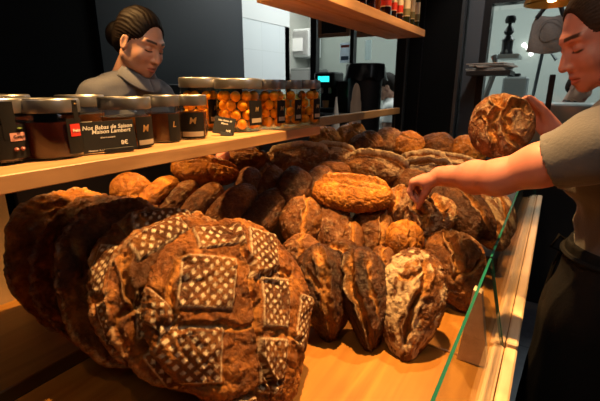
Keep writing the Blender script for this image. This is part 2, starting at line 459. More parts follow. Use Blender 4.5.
def np_mesh(name, parts, mats, parent=None, paint=None):
    """parts: list of (V,F,matidx)"""
    Vs=[];Fs=[];n=0;mi=[]
    for p in parts:
        V,Fq=p[0],p[1]; Vs.append(V); Fs.append(Fq+n); n+=len(V); mi.append(np.full(len(Fq),p[2] if len(p)>2 else 0))
    V=np.concatenate(Vs);Fq=np.concatenate(Fs);mi=np.concatenate(mi)
    me=D.meshes.new(name); me.vertices.add(len(V)); me.vertices.foreach_set('co',V.astype(np.float32).ravel())
    nf=len(Fq); me.loops.add(nf*4); me.polygons.add(nf); me.loops.foreach_set('vertex_index',Fq.astype(np.int32).ravel())
    me.polygons.foreach_set('loop_start',np.arange(0,nf*4,4,dtype=np.int32)); me.polygons.foreach_set('loop_total',np.full(nf,4,dtype=np.int32))
    me.update(calc_edges=True)
    if mi.any(): me.polygons.foreach_set('material_index',mi.astype(np.int32))
    if paint is not None:
        ca=me.color_attributes.new('tint','FLOAT_COLOR','POINT'); ca.data.foreach_set('color',paint.astype(np.float32).ravel())
    return link(name,me,mats,parent)
def xf(M, V):
    M=np.array(M); return V@M[:3,:3].T+M[:3,3]
# ------------------------------------------------------------------ people
def skin_mat(name, col):
    m,n,l,b=nt(name)
    at=n.new('ShaderNodeAttribute'); at.attribute_name='tint'
    tc=n.new('ShaderNodeTexCoord'); no=n.new('ShaderNodeTexNoise'); no.inputs['Scale'].default_value=35; no.inputs['Detail'].default_value=4
    l.new(tc.outputs['Object'],no.inputs['Vector'])
    a=n.new('ShaderNodeMixRGB'); a.inputs[1].default_value=(*[c*.86 for c in col],1); a.inputs[2].default_value=(min(1,col[0]*1.08),col[1]*1.1,col[2]*1.1,1)
    l.new(no.outputs['Fac'],a.inputs[0])
    mx=n.new('ShaderNodeMixRGB'); mx.blend_type='MIX'; l.new(at.outputs['Alpha'],mx.inputs[0]); l.new(a.outputs[0],mx.inputs[1]); l.new(at.outputs['Color'],mx.inputs[2])
    l.new(mx.outputs[0],b.inputs['Base Color'])
    b.inputs['Roughness'].default_value=.48; b.inputs['Subsurface Weight'].default_value=.12; b.inputs['Subsurface Radius'].default_value=(.6,.25,.12); b.inputs['Subsurface Scale'].default_value=.01
    return m
def head_field(h=.0026):
    f=Field((-.10,-.13,-.24),(.10,.14,.14),h)
    f.ell((0,-.014,.030),(.073,.092,.086),0)
    f.ell((0,.012,-.022),(.066,.076,.080),.03)
    f.ell((0,.030,-.060),(.050,.056,.055),.03)
    f.cap((-.030,.050,-.085),(-.052,-.005,-.060),.018,.020,.02); f.cap((.030,.050,-.085),(.052,-.005,-.060),.018,.020,.02)
    f.ell((0,.072,-.103),(.020,.016,.014),.022)
    for s in (-1,1):
        f.ell((s*.036,.058,-.036),(.024,.024,.024),.025)
        f.cap((s*.010,.083,.020),(s*.042,.067,.022),.010,.010,.018)
        f.ell((s*.031,.092,-.001),(.018,.014,.012),.014,sub=True)
        f.ell((s*.031,.0715,-.003),(.0150,.0138,.0130),.004)       # lowered eyelid
        f.ell((s*.0125,.092,-.043),(.0085,.0100,.0070),.007)
    f.cap((0,.080,.012),(0,.106,-.036),.0075,.0095,.012)
    f.ell((0,.106,-.041),(.0095,.0100,.0085),.006)
    for s in (-1,1): f.ell((s*.0065,.1015,-.0500),(.0035,.0055,.0030),.002,sub=True)
    f.ell((0,.072,-.075),(.028,.020,.020),.018)
    for s in (-1,1):
        f.cap((s*.0205,.0815,-.0755),(s*.004,.0935,-.0690),.0030,.0050,.006)
        f.cap((s*.0190,.0815,-.0775),(0,.0915,-.0830),.0030,.0058,.006)
        f.cap((s*.0215,.0865,-.0760),(0,.0990,-.0755),.0012,.0016,.003,sub=True)
    for s in (-1,1):
        f.ell((s*.074,-.006,-.014),(.0085,.019,.030),.006)
        f.ell((s*.083,-.003,-.012),(.0070,.011,.020),.006,sub=True)
    f.cap((0,-.022,-.070),(0,-.045,-.215),.049,.054,.03)
    return f
_hd={}
def head_parts(M, h=.0026):
    """returns skin verts/faces in world, tint"""
    if h not in _hd:
        V,Fq=head_field(h).mesh()
        tint=np.zeros((len(V),4)); tint[:,:3]=(.35,.08,.05)
        x,y,z=np.abs(V[:,0]),V[:,1],V[:,2]
        lip=(1-sstep(.7,1.15,np.hypot((x)/.0235,(z+.0765)/.0125)))*(y>.074)
        tint[:,3]=lip*.75
        # brows: raised dark strokes (hair colour), lashes along the lowered lid
        bz=.0215+.10*np.minimum(x-.012,.022)-.0*x
        br=(1-sstep(.0030,.0062,np.abs(z-bz-.004)))*sstep(.009,.014,x)*(1-sstep(.046,.054,x))*(y>.03)
        la=(1-sstep(.0016,.0040,np.abs(z+.0105-(x-.031)**2*8)))*sstep(.013,.018,x)*(1-sstep(.044,.050,x))*(y>.06)
        dk=np.maximum(br*.92,la*.97)
        tint[:,:3]=np.where(dk[:,None]>lip[:,None],(.010,.006,.004),tint[:,:3]); tint[:,3]=np.maximum(tint[:,3],dk)
        ch=np.exp(-((x-.036)**2+(z+.035)**2)/.0003)*(y>.03)*.15
        tint[:,:3]=np.where((tint[:,3]<.02)[:,None],(.55,.14,.08),tint[:,:3]); tint[:,3]=np.maximum(tint[:,3],ch)
        _hd[h]=(V,Fq,tint)
    V,Fq,t=_hd[h]
    return xf(M,V),Fq,t
def hair_parts(M, bun=(0,-.125,.02), h=.0035, part=0.0, bunr=.032, low=-.05):
    f=Field((-.12,-.19,-.14),(.12,.13,.15),h)
    f.ell((0,-.020,.036),(.082,.100,.092),0)
    f.ell((0,-.060,-.020),(.070,.055,.065),.02)
    # clear the face and the ears
    f.ell((0,.100,-.026),(.069,.085,.120),.012,sub=True)
    f.ell((0,.050,-.090),(.10,.075,.075),.02,sub=True)
    for s in (-1,1): f.ell((s*.085,.000,-.020),(.03,.024,.036),.006,sub=True)
    for s in (-1,1):
        f.cap((s*.070,.012,.020),(s*.074,.012,-.012),.006,.0025,.006)
    if bunr: f.ell(bun,(bunr,bunr*.9,bunr*1.05),.008)
    V,Fq=f.mesh()
    # strands: fine grooves running back from the hairline
    d=V-np.array(bun); a=np.arctan2(d[:,0],d[:,2]+.001)
    nn=V-np.array((0,-.02,.03)); nn/=np.linalg.norm(nn,axis=1)[:,None]
    V=V+nn*(np.sin(a*46+perlin(V*30)*2)*.0011+perlin(V*24)*.002)[:,None]
    return xf(M,V),Fq
def hand_caps(f, wrist, fwd, back, side, s=1.0, curl=(25,35,25), spread=4, thumb=30, k=.008, per=None, tcurl=10, tz=.35):
    """fwd: direction wrist->fingers; back: back-of-hand normal; side: towards the thumb"""
    w=np.array(wrist,float); Y=np.array(fwd,float); Y/=np.linalg.norm(Y); Z=np.array(back,float); Z-=Z@Y*Y; Z/=np.linalg.norm(Z)
    X=np.cross(Y,Z); 
    if X@np.array(side)<0: X=-X
    def T(x,y,z): return w+(X*x+Y*y+Z*z)*s
    kn=[(.027,.080),(.009,.084),(-.010,.080),(-.027,.072)]
    for x,y in kn: f.cap(T(x*.6,.008,0),T(x,y,0),.0135*s,.0105*s,.014)
    f.cap(T(.015,.01,-.006),T(.024,.045,-.010),.014*s,.013*s,.014)
    Ls=[.070,.078,.073,.057]
    for i,(x,y) in enumerate(kn):
        c=per[i] if per else curl
        p=T(x,y,0); sp=math.radians(spread*(1.5-i)); a=0
        for j,(fr,rr0,rr1) in enumerate(((.44,.0098,.0085),(.31,.0086,.0076),(.25,.0077,.0062))):
            a+=math.radians(c[j]); dirn=(Y*math.cos(sp)+X*math.sin(sp))*math.cos(a)-Z*math.sin(a)
            q=p+dirn*Ls[i]*fr*s; f.cap(p,q,rr0*s*(1 if i<3 else .88),rr1*s*(1 if i<3 else .88),.0035 if j else .006); p=q
    th=math.radians(thumb); p=T(.020,.022,-.006)
    d=X*math.sin(th+.25)+Y*math.cos(th+.25)-Z*tz; d/=np.linalg.norm(d); q=p+d*.044*s; f.cap(p,q,.0135*s,.0110*s,.010)
    d2=X*math.sin(th-math.radians(tcurl))+Y*math.cos(th-math.radians(tcurl))-Z*tz; d2/=np.linalg.norm(d2); r=q+d2*.032*s; f.cap(q,r,.0108*s,.0095*s,.004)
    d3=X*math.sin(th-math.radians(tcurl*2.5))+Y*math.cos(th-math.radians(tcurl*2.5))-Z*(tz+.05); d3/=np.linalg.norm(d3); u=r+d3*.026*s; f.cap(r,u,.0096*s,.0075*s,.003)
def head_matrix(c, face, tilt=0, roll=0):
    """face: horizontal facing direction; tilt>0 looks down"""
    fy=Vector((face[0],face[1],0)).normalized(); t=math.radians(tilt)
    Y=fy*math.cos(t)-Vector((0,0,1))*math.sin(t); X=Y.cross(Vector((0,0,1))).normalized(); Z=X.cross(Y)
    r=math.radians(roll); X2=X*math.cos(r)+Z*math.sin(r); Z2=Z*math.cos(r)-X*math.sin(r)
    M=Matrix((X2,Y,Z2)).transposed().to_4x4(); M.translation=Vector(c); return M
def seg(a,b,t): return np.array(a)+(np.array(b)-np.array(a))*t
def torso_caps(f, J, g=0.0, low=None):
    """J joints; g = how far outside the body (for clothes)"""
    n,c,b,p=[np.array(J[k],float) for k in ('neck','chest','belly','pelvis')]
    sl,sr=np.array(J['shl'],float),np.array(J['shr'],float)
    X=(sr-sl); X[2]=0; X/=np.linalg.norm(X)
    fw=np.cross(np.array((0,0,1.0)),X); 
    R=np.stack([X,fw,np.array((0,0,1.0))],1)
    f.ell(c,(.155+g,.105+g,.165+g),.03,R=R)
    f.ell(c+fw*.0+np.array((0,0,.09)),(.150+g,.080+g,.080+g),.05,R=R)
    for s in (-1,1): f.ell(c+X*s*.075+fw*.075+np.array((0,0,-.01)),(.060+g,.050+g,.060+g),.04,R=R)
    f.ell(b,(.130+g,.100+g,.15+g),.06,R=R)
    f.ell(p,(.165+g,.120+g,.13+g),.06,R=R)
    for s_ in (sl,sr): f.cap(n+(s_-n)*.25-np.array((0,0,.01)),s_,.045+g,.050+g,.05)
    return X,fw
def make_person(spec):
    J=spec['J']; M=spec['head']; root=empty('person',spec['base'])
    tag(root,spec['label'],'person'); C0=Vector(spec['base'])
    off=np.array(C0)
    parts=[];tints=[]
    V,Fq,t=head_parts(M,spec.get('hres',.0026)); parts.append((V,Fq)); tints.append(t)
    def bb(pts,m):
        P=np.array(pts,float); return P.min(0)-m,P.max(0)+m
    # trunk and legs
    lo,hi=bb([J[k] for k in ('neck','chest','belly','pelvis','shl','shr')]+[(J['pelvis'][0],J['pelvis'][1],0.0)],.22); lo[2]=-.01
    h=.010
    f=Field(lo,hi,h); X,fw=torso_caps(f,J)
    pel=np.array(J['pelvis'],float)
    legs=[]
    for s in (-1,1):
        hip=pel+X*s*.085-np.array((0,0,.04)); knee=np.array((hip[0],hip[1],.50))+fw*.02; ank=np.array((hip[0],hip[1],.09))
        legs.append((hip,knee,ank)); f.cap(hip,knee,.085,.055,.05); f.cap(knee,ank,.055,.038,.03); f.cap(ank,ank+fw*.14-np.array((0,0,.05)),.036,.028,.03)
    f.cap(J['neck'],np.array(J['neck'])+np.array((0,0,.03)),.055,.052,.04)
    V,Fq=f.mesh(); parts.append((V,Fq)); tints.append(np.zeros((len(V),4)))
    # arms
    for side in ('l','r'):
        a=J.get('arm'+side)
        if not a: continue
        sh,el,wr=a['sh'],a['el'],a['wr']
        pts=[sh,el,wr,np.array(wr)+np.array(a['fwd'])/np.linalg.norm(a['fwd'])*.19]
        lo,hi=bb(pts,.09); f=Field(lo,hi,a.get('h',.0032))
        f.cap(sh,seg(sh,el,.5),.053,.047,0); f.cap(seg(sh,el,.5),el,.047,.041,.03)
        f.cap(el,seg(el,wr,.35),.040,.040,.03); f.cap(seg(el,wr,.35),wr,.040,.0245,.03)
        f.cap(seg(el,wr,.8),seg(el,wr,1.05),.0255,.024,.02)
        hand_caps(f,wr,a['fwd'],a['back'],a['side'],a.get('s',1.0),curl=a.get('curl',(25,35,25)),thumb=a.get('thumb',35),per=a.get('per'),tcurl=a.get('tcurl',10),spread=a.get('spread',4),tz=a.get('tz',.35))
        V,Fq=f.mesh(); parts.append((V,Fq)); tints.append(np.zeros((len(V),4)))
    parts=[(V-off,Fq) for V,Fq in parts]
    body=np_mesh('body',parts,spec['skin'],root,np.concatenate(tints))
    # hair
    V,Fq=hair_parts(M,**spec.get('hairkw',{})); hair=np_mesh('hair',[(V-off,Fq)],spec['hairmat'],root)
    # shirt
    lo,hi=bb([J[k] for k in ('neck','chest','belly','pelvis','shl','shr')]+[J['arm'+s]['el'] for s in 'lr' if J.get('arm'+s)],.20)
    lo[2]=J['pelvis'][2]-.12
    f=Field(lo,hi,.006); torso_caps(f,J,.010)
    nk=np.array(J['neck'],float)
    for side in 'lr':
        a=J.get('arm'+side)
        if not a: continue
        sl=a.get('sleeve',.5); e=seg(a['sh'],a['el'],sl)
        f.cap(a['sh'],e,.068,a.get('cuff',.062),.03); f.cap(J['sh'+side],a['sh'],.064,.066,.03)
    f.cap(nk,nk+np.array((0,0,.035)),.066,.060,.02)
    up=np.array(M)[:3,2]
    f.cap(nk+np.array((0,0,.05)),nk+np.array((0,0,.12)),.056,.06,.0,sub=True)
    for side in 'lr':
        a=J.get('arm'+side)
        if not a: continue
        sl=a.get('sleeve',.5); e=seg(a['sh'],a['el'],sl); dr=(np.array(a['el'])-np.array(a['sh'])); dr/=np.linalg.norm(dr)
        # clean cuff, hollow around the arm
        f.chop(e,dr,.085)
        f.cap(e-dr*.012,e+dr*.02,a.get('cuff',.062)-.009,a.get('cuff',.062)-.008,.0,sub=True)
    V,Fq=f.mesh()
    n=perlin(V*np.array((9,9,14))+3)+.5*perlin(V*np.array((22,22,12))+8)
    cc=np.array(J['chest']); nn=V-cc; nn[:,2]*=.3; nn/=np.linalg.norm(nn,axis=1)[:,None]
    wgt=np.ones(len(V))
    for side in 'lr':
        a=J.get('arm'+side)
        if a: wgt=np.minimum(wgt,np.clip(np.linalg.norm(V-seg(a['sh'],a['el'],a.get('sleeve',.5)),axis=1)/.12-.45,0.1,1))
    V=V+nn*((n*.008+(1-np.abs(perlin(V*np.array((7,7,11))+21)*2).clip(0,1))*.007)*wgt)[:,None]
    np_mesh('shirt',[(V-off,Fq)],spec['shirt'],root)
    # trousers
    lo,hi=bb([J['pelvis'],(J['pelvis'][0],J['pelvis'][1],.1)],.25); lo[2]=.05
    f=Field(lo,hi,.012)
    Rm=np.stack([X,fw,np.array((0,0,1.0))],1)
    f.ell(pel,(.170,.125,.135),.05,R=Rm)
    for hip,knee,ank in legs: f.cap(hip,knee,.095,.066,.04); f.cap(knee,ank,.066,.056,.03)
    V,Fq=f.mesh(); np_mesh('trousers',[(V-off,Fq)],spec['trousers'],root)
    for hip,knee,ank in legs:
        f=Field(ank-np.array((.2,.2,.1)),ank+np.array((.2,.2,.08)),.008)
        f.cap(ank+np.array((0,0,-.03)),ank+fw*.13-np.array((0,0,.045)),.045,.038,.03); f.f=np.maximum(f.f,0) if False else f.f
        f.cut((0,0,.002),(0,0,-1)); V,Fq=f.mesh(); np_mesh('shoe',[(V-off,Fq)],spec['trousers'],root)
    if spec.get('apron'):
        zt=spec['apron_top']
        lo,hi=bb([J['pelvis'],J['belly']],.30); lo[2]=spec.get('apron_bot',.45); hi[2]=zt+.03
        f=Field(lo,hi,.007)
        f.ell(pel,(.188,.148,.17),.0,R=Rm); b_=np.array(J['belly']); f.ell(b_,(.152,.122,.17),.06,R=Rm)
        f.cap(pel-np.array((0,0,.10))+X*.04+fw*.02,pel-np.array((0,0,.62))+X*.05+fw*.03,.155,.165,.05); f.cap(pel-np.array((0,0,.10))-X*.04+fw*.02,pel-np.array((0,0,.62))-X*.05+fw*.03,.155,.165,.05)
        f.cut((0,0,zt),(0,0,1)); f.cut((0,0,spec.get('apron_bot',.45)+.03),(0,0,-1)); f.cut(tuple(pel-fw*.07),tuple(-fw))
        V,Fq=f.mesh(); n=perlin(V*np.array((11,11,3.0)))+.4*perlin(V*np.array((25,25,8))); nn=V-pel; nn[:,2]=0; nn/=np.linalg.norm(nn,axis=1)[:,None]+1e-6
        V=V+nn*(n*.008)[:,None]; ap=np_mesh('apron',[(V-off,Fq)],spec['apron'],root)
        m=MB(); q=[]
        for i in range(33):
            a=2*math.pi*i/32; q.append(Vector(b_*0)+Vector((b_[0],b_[1],zt-.03))+Vector(X)*math.cos(a)*.160+Vector(fw)*math.sin(a)*.134-C0)
        m.tube(q,.007,6)
        s0=q[spec.get('knot',20)]
        m.tube([s0,s0+Vector((-.02,-.02,.02)),s0+Vector((-.035,-.02,-.02)),s0+Vector((-.01,-.01,-.03)),s0],.0045,6)
        m.tube([s0,s0+Vector((-.02,-.01,-.08)),s0+Vector((-.03,-.01,-.17)),s0+Vector((-.035,-.012,-.24))],.006,6)
        m.build('apron_string',spec['apron'],ap,True)
    return root,X,fw
def text_obj(name, s, size, M, mat, parent=None, align='CENTER', shear=0, ext=.0003):
    cu=D.curves.new(name,'FONT'); cu.body=s; cu.size=size; cu.align_x=align; cu.align_y='CENTER'; cu.extrude=ext; cu.shear=shear; cu.resolution_u=3; cu.offset=size*.012
    t=D.objects.new(name,cu); COL.objects.link(t)
    dg=bpy.context.evaluated_depsgraph_get(); me=D.meshes.new_from_object(t.evaluated_get(dg)); D.objects.remove(t); me.name=name
    o=link(name,me,mat,parent,False); o.matrix_local=M; return o
# ================================================================== MATERIALS
WOOD_SHELF=wood('oak_shelf',(.32,.17,.075),(.50,.29,.14),'Y',1.0,.5)
WOOD_UP=wood('oak_upper_shelf',(.42,.22,.10),(.62,.36,.18),'Y',.8,.5)
WOOD_BOARD=wood('display_board',(.27,.105,.014),(.43,.195,.032),'Y',.6,.38)
WOOD_RAIL=wood('ash_rail',(.58,.40,.24),(.74,.55,.36),'Y',1.0,.4)
WOOD_DARKER=wood('brass_toned_rail',(.24,.15,.07),(.36,.23,.11),'Y',1.0,.5)
WOOD_PALE=wood('pale_panel',(.40,.27,.14),(.52,.37,.21),'Z',1.0,.5)
BLACK=simple('matt_black',(.010,.010,.012),.55)
BLACKG=simple('satin_black',(.012,.012,.014),.32)
NAVY=simple('slate_paint',(.013,.018,.024),.55,var=.15,scale=3)
CHAR=simple('charcoal_paint',(.10,.11,.125),.5,var=.1,scale=6)
STEEL=simple('steel_edge',(.16,.17,.18),.35,.8)
DARKWALL=simple('black_paint',(.004,.004,.004),.8,spec=.15)
WHITE=simple('white_paint',(.75,.78,.76),.5)
def sheet_mat(name,col):
    m,n,l,b=nt(name); b.inputs['Base Color'].default_value=(*col,1); b.inputs['Roughness'].default_value=.8
    tr=n.new('ShaderNodeBsdfTranslucent'); tr.inputs[0].default_value=(*col,1); mx=n.new('ShaderNodeMixShader'); mx.inputs[0].default_value=.55
    l.new(b.outputs[0],mx.inputs[1]); l.new(tr.outputs[0],mx.inputs[2]); l.new(mx.outputs[0],n['Material Output'].inputs[0]); return m
PAPER=sheet_mat('white_paper',(.78,.78,.75))
INKW=simple('chalk_white',(.72,.72,.70),.8)
GLASS=thin_glass('clear_glass',(.97,.99,.98))
GLASSW=thin_glass('window_glass',(.93,.97,.96))
GREENEDGE=simple('green_glass_edge',(.012,.13,.10),.15,emit=None)
def tiles():
    m,n,l,b=nt('white_wall_tiles'); tc=n.new('ShaderNodeTexCoord'); mp=n.new('ShaderNodeMapping'); mp.inputs['Rotation'].default_value=(math.radians(90),0,math.radians(90))
    sx=n.new('ShaderNodeSeparateXYZ'); cb=n.new('ShaderNodeCombineXYZ'); l.new(tc.outputs['Object'],sx.inputs[0]); l.new(sx.outputs[1],cb.inputs[0]); l.new(sx.outputs[2],cb.inputs[1])
    br=n.new('ShaderNodeTexBrick'); br.inputs['Scale'].default_value=1; br.inputs['Brick Width'].default_value=.3; br.inputs['Row Height'].default_value=.3; br.inputs['Mortar Size'].default_value=.004; br.offset=0
    br.inputs['Color1'].default_value=(.74,.80,.80,1); br.inputs['Color2'].default_value=(.72,.78,.79,1); br.inputs['Mortar'].default_value=(.66,.72,.72,1)
    l.new(cb.outputs[0],br.inputs[0]); l.new(br.outputs[0],b.inputs['Base Color']); b.inputs['Roughness'].default_value=.3
    return m
TILE=tiles()
def floor_mat():
    m,n,l,b=nt('grey_floor'); tc=n.new('ShaderNodeTexCoord'); br=n.new('ShaderNodeTexBrick'); br.offset=0
    br.inputs['Scale'].default_value=1; br.inputs['Brick Width'].default_value=.6; br.inputs['Row Height'].default_value=.6; br.inputs['Mortar Size'].default_value=.004
    br.inputs['Color1'].default_value=(.16,.17,.20,1); br.inputs['Color2'].default_value=(.17,.18,.21,1); br.inputs['Mortar'].default_value=(.05,.05,.06,1)
    l.new(tc.outputs['Object'],br.inputs[0]); no=n.new('ShaderNodeTexNoise'); no.inputs['Scale'].default_value=30; no.inputs['Detail'].default_value=8; l.new(tc.outputs['Object'],no.inputs[0])
    mx=n.new('ShaderNodeMixRGB'); mx.blend_type='MULTIPLY'; mx.inputs[0].default_value=.5; l.new(br.outputs[0],mx.inputs[1]); l.new(no.outputs['Fac'],mx.inputs[2]); l.new(mx.outputs[0],b.inputs['Base Color']); b.inputs['Roughness'].default_value=.45
    return m
FLOOR=floor_mat()
# ================================================================== ROOM
def struct(name, bx, mat, b=0):
    m=MB().box(*bx,b=b); o=m.build(name,mat); o['kind']='structure'; return o
struct('floor',(-2.6,2.6,-2.0,5.6,-.1,0),FLOOR)
struct('ceiling',(-2.6,2.6,-2.0,5.6,2.9,3.0),simple('ceiling_paint',(.05,.05,.055),.8))
struct('wall_right',(2.5,2.6,-2.0,5.5,0,2.9),CHAR)
struct('wall_front',(-2.6,2.6,-2.1,-2.0,0,2.9),CHAR)
o=MB().box(-2.6,-2.5,-2.0,1.60,0,2.9).build('wall_left',DARKWALL); o['kind']='structure'
o=MB().box(-2.58,-2.47,1.60,2.985,0,2.9).build('wall_left',NAVY); o['kind']='structure'
o=MB().box(-2.6,-2.5,2.985,3.78,0,2.06).build('wall_left',TILE); o['kind']='structure'
o=MB().box(-2.6,-2.495,2.985,3.78,2.06,2.9).build('wall_left',WHITE); o['kind']='structure'
KW=simple('kitchen_wall_paint',(.40,.43,.40),.6,var=.06,scale=2)
o=MB().box(-3.3,2.5,5.5,5.6,0,2.9).build('wall_back',KW); o['kind']='structure'
o=MB().box(-3.4,-3.3,3.7,5.5,0,2.9).build('wall_left',simple('cream_paint',(.50,.52,.47),.6)); o['kind']='structure'
o=MB().box(-3.4,-2.5,3.70,3.78,0,2.9).build('wall_left',WHITE); o['kind']='structure'
o=MB().box(-3.4,-2.6,3.7,5.6,-.1,0).build('floor',FLOOR); o['kind']='structure'
o=MB().box(-3.4,-2.6,3.7,5.6,2.9,3.0).build('ceiling',WHITE); o['kind']='structure'
# glazed partition between shop and kitchen (plane y = 3.05)
YP=3.05
def px(u,v=80,Y=YP): return atY(u,v,Y).x
def pz(u,v,Y=YP): return atY(u,v,Y).z
part=empty('window_1',(px(355),YP,0)); part['kind']='structure'
L0=Vector((px(355),YP,0))
m=MB()
for u0,u1 in ((312,317.5),(350.5,354),(396,408)):
    m.box(px(u0),px(u1),YP-.03,YP+.03,0,2.9)
m.box(px(317),px(397),YP-.025,YP+.025,2.55,2.9); m.box(px(317),px(397),YP-.025,YP+.025,0,.95)
m.build('window_frame',BLACK,part,origin=None).location=-L0
MB().box(px(317.5),px(350.5),YP-.004,YP+.004,.95,2.55).build('pane',GLASSW,part).location=-L0
MB().box(px(354),px(396),YP-.004,YP+.004,.95,2.55).build('pane',GLASSW,part).location=-L0
# black pillar
YC=2.86
o=struct('wall_pillar',(px(407,80,YC),px(454,90,YC),YC,YP+.05,0,2.9),DARKWALL); o.name='trim_1'
o=struct('x',(px(454,90,YC),px(457,90,YC),YC-.006,YC+.05,0,2.9),STEEL); o.name='trim_2'
o=struct('x',(px(420,80,YC)-.004,px(420,80,YC)+.004,YC-.006,YC,0,2.9),BLACKG); o.name='trim_3'
o=struct('x',(px(405,80,YC)-.006,px(405,80,YC)+.006,YC-.01,YC+.03,0,2.9),STEEL); o.name='trim_4'
xw0=px(457,90,YC); xw1=px(480,60)
o=struct('x',(xw0,xw1,YP-.06,YP+.04,0,2.9),CHAR); o.name='trim_5'
# kitchen hatch window right of the pillar
w2=empty('window_2',(0,YP,0)); w2['kind']='structure'
zt=pz(495,5); zb=.98
m=MB(); m.box(xw1,px(490.5,30),YP-.05,YP+.05,0,2.9); m.box(px(490.5,30),2.5,YP-.05,YP+.05,zt,2.9); m.box(px(490.5,30),2.5,YP-.05,YP+.05,0,zb)
m.box(px(540,80)+.05,px(546,80)+.05,YP-.03,YP+.03,zb,1.53,mi=0)
q=m.build('window_frame',BLACKG,w2); q.location=(0,-YP,0)
q=MB().box(px(490.5,30),2.45,YP-.004,YP+.004,zb,zt).build('pane',GLASSW,w2); q.location=(0,-YP,0)
q=MB().box(px(476,60),px(517,60),YP-.30,YP-.02,pz(490,70,2.9)-.035,pz(490,70,2.9)-.01).build('window_sill',BLACK,w2); q.location=(0,-YP,0)
SZ=pz(490,70,2.9)-.01
# ================================================================== KITCHEN CONTENTS (through the glass)
def rbox(name,label,cat,bx,mat,b=.008,parts=(),group=None):
    c=((bx[0]+bx[1])/2,(bx[2]+bx[3])/2,bx[4])
    t=empty(name,c); tag(t,label,cat,group)
    MB().box(bx[0]-c[0],bx[1]-c[0],bx[2]-c[1],bx[3]-c[1],0,bx[5]-bx[4],b=b).build('body',mat,t)
    for (nm,pb,pm) in parts:
        MB().box(pb[0]-c[0],pb[1]-c[0],pb[2]-c[1],pb[3]-c[1],pb[4]-c[2],pb[5]-c[2],b=.003).build(nm,pm,t)
    return t
STW=simple('stainless',(.50,.52,.52),.3,.9)
# white shelving and papers at the end of the corridor
rbox('wall_cabinet','white wall cabinet beside the tiled wall, beyond the jars','cabinet',(px(289,50,5.1),px(309,50,5.1),5.1,5.45,pz(298,57,5.1),pz(298,29,5.1)),WHITE,.01,
     [('door',(px(289,50,5.08),px(307,50,5.08),5.08,5.1,pz(298,55,5.1),pz(298,31,5.1)),PAPER)])
tag(MB().box(px(292,50,5.05),px(302,50,5.05),5.06,5.075,pz(298,51,5.05),pz(298,38,5.05)).build('paper_notice',simple('paper_bright',(.95,.95,.92),.8)),'bright white paper notice on the white wall cabinet','notice')
rbox('refrigerator','dark steel refrigerator standing below the white wall cabinet','refrigerator',(max(-3.28,px(290,80,4.9)),px(311,80,4.9),4.9,5.4,0,pz(298,68,4.9)),simple('greysteel',(.22,.23,.22),.4,.5),.02,
     [('door',(max(-3.26,px(291,80,4.88)),px(309,80,4.88),4.88,4.9,.1,pz(298,71,4.9)),simple('greydoor',(.30,.30,.29),.4,.3))])
rbox('work_counter','long stainless counter in the kitchen behind the glazing','counter',(-2.2,-.9,4.3,4.9,0,.95),STW,.01,[('worktop',(-2.25,-.85,4.25,4.95,.95,.99),STW)])
# framed pictures hanging on the shop side of the glazing
PF=simple('brown_frame',(.30,.16,.09),.5)
for (u0,u1,v0,v1,lab) in ((318.5,350,10,37,'brown framed black picture, left one below the upper shelf'),(357,386,12,36.5,'brown framed black picture, right one mostly hidden by the upper shelf')):
    Yf=YP-.045; x0,x1=px(u0,30,Yf),px(u1,30,Yf); z0,z1=pz((u0+u1)/2,v1,Yf),pz((u0+u1)/2,v0,Yf)+.1
    t=empty('picture',((x0+x1)/2,Yf,z0)); tag(t,lab,'picture'); w=(x1-x0)/2; hh=z1-z0; fr=.028
    m=MB(); m.box(-w,w,-.01,.012,0,fr,b=.003); m.box(-w,w,-.01,.012,hh-fr,hh,b=.003); m.box(-w,-w+fr,-.01,.012,fr,hh-fr); m.box(w-fr,w,-.01,.012,fr,hh-fr)
    m.build('frame',PF,t); MB().box(-w+fr,w-fr,-.002,.008,fr,hh-fr).build('print',BLACK,t)
for (u0,u1,v0,v1,lab,col) in ((340,350,43,63,'white sheet with red and blue marks taped to the glazing, left of the post',(.62,.66,.70)),(365,371,40,60,'plain narrow white sheet taped to the glazing, right of the post',(.68,.74,.74))):
    Yf=YP-.012; x0,x1=px(u0,50,Yf),px(u1,50,Yf); z0,z1=pz(u0,v1,Yf),pz(u0,v0,Yf)
    t=tag(MB().box(x0,x1,Yf,Yf+.004,z0,z1).build('paper_notice',sheet_mat('sheet',tuple(min(1,k*1.3) for k in col))),lab,'notice')
    if u0==340:
        MB().box(x0+.008,x1-.008,Yf-.0015,Yf,z1-.035,z1-.018).build('heading',simple('redink',(.55,.12,.08),.7),t)
        MB().box(x0+.01,x1-.012,Yf-.0015,Yf,z0+.02,z0+.05).build('picture_block',simple('blueink',(.15,.30,.50),.7),t)
# coffee machine with teal display, black bin with bag
GREENL=simple('green_led',(0,.3,.1),.4,emit=(.02,1,.35),es=6); TEAL=simple('teal_display',(0,.1,.1),.4,emit=(.03,.75,.7),es=1.6)
Yc=2.90
SHOPC=rbox('back_counter','black counter below the glazed partition','counter',(px(300,100,2.85),px(347,100,2.80),2.80,3.01,0,pz(330,113,2.85)),BLACKG,.01)
zc=pz(330,113,2.85)
x0,x1=px(313,90,Yc),px(333,90,Yc)
t=empty('coffee_machine',((x0+x1)/2,Yc+.1,zc)); tag(t,'black coffee machine with a lit teal display and a green light','coffee machine')
w=(x1-x0)/2; H=pz(325,72,Yc)-zc
m=MB().box(-w,w,-.09,.09,H*.62,H,b=.012).box(-w,w,.02,.09,.03,H*.66,b=.008).box(-w,w,-.10,.09,0,.035,b=.008); m.build('body',BLACKG,t)
MB().box(-w*.55,w*.55,-.094,-.089,H*.76,H*.90,b=.001).build('display',TEAL,t)
[MB().lathe([(.0,0),(.012,0),(.014,.02),(.010,.05),(0,.05)],12,(sx*w*.4,-.05,H*.62-.045)).build('spout',STW,t,True) for sx in (-1,1)]
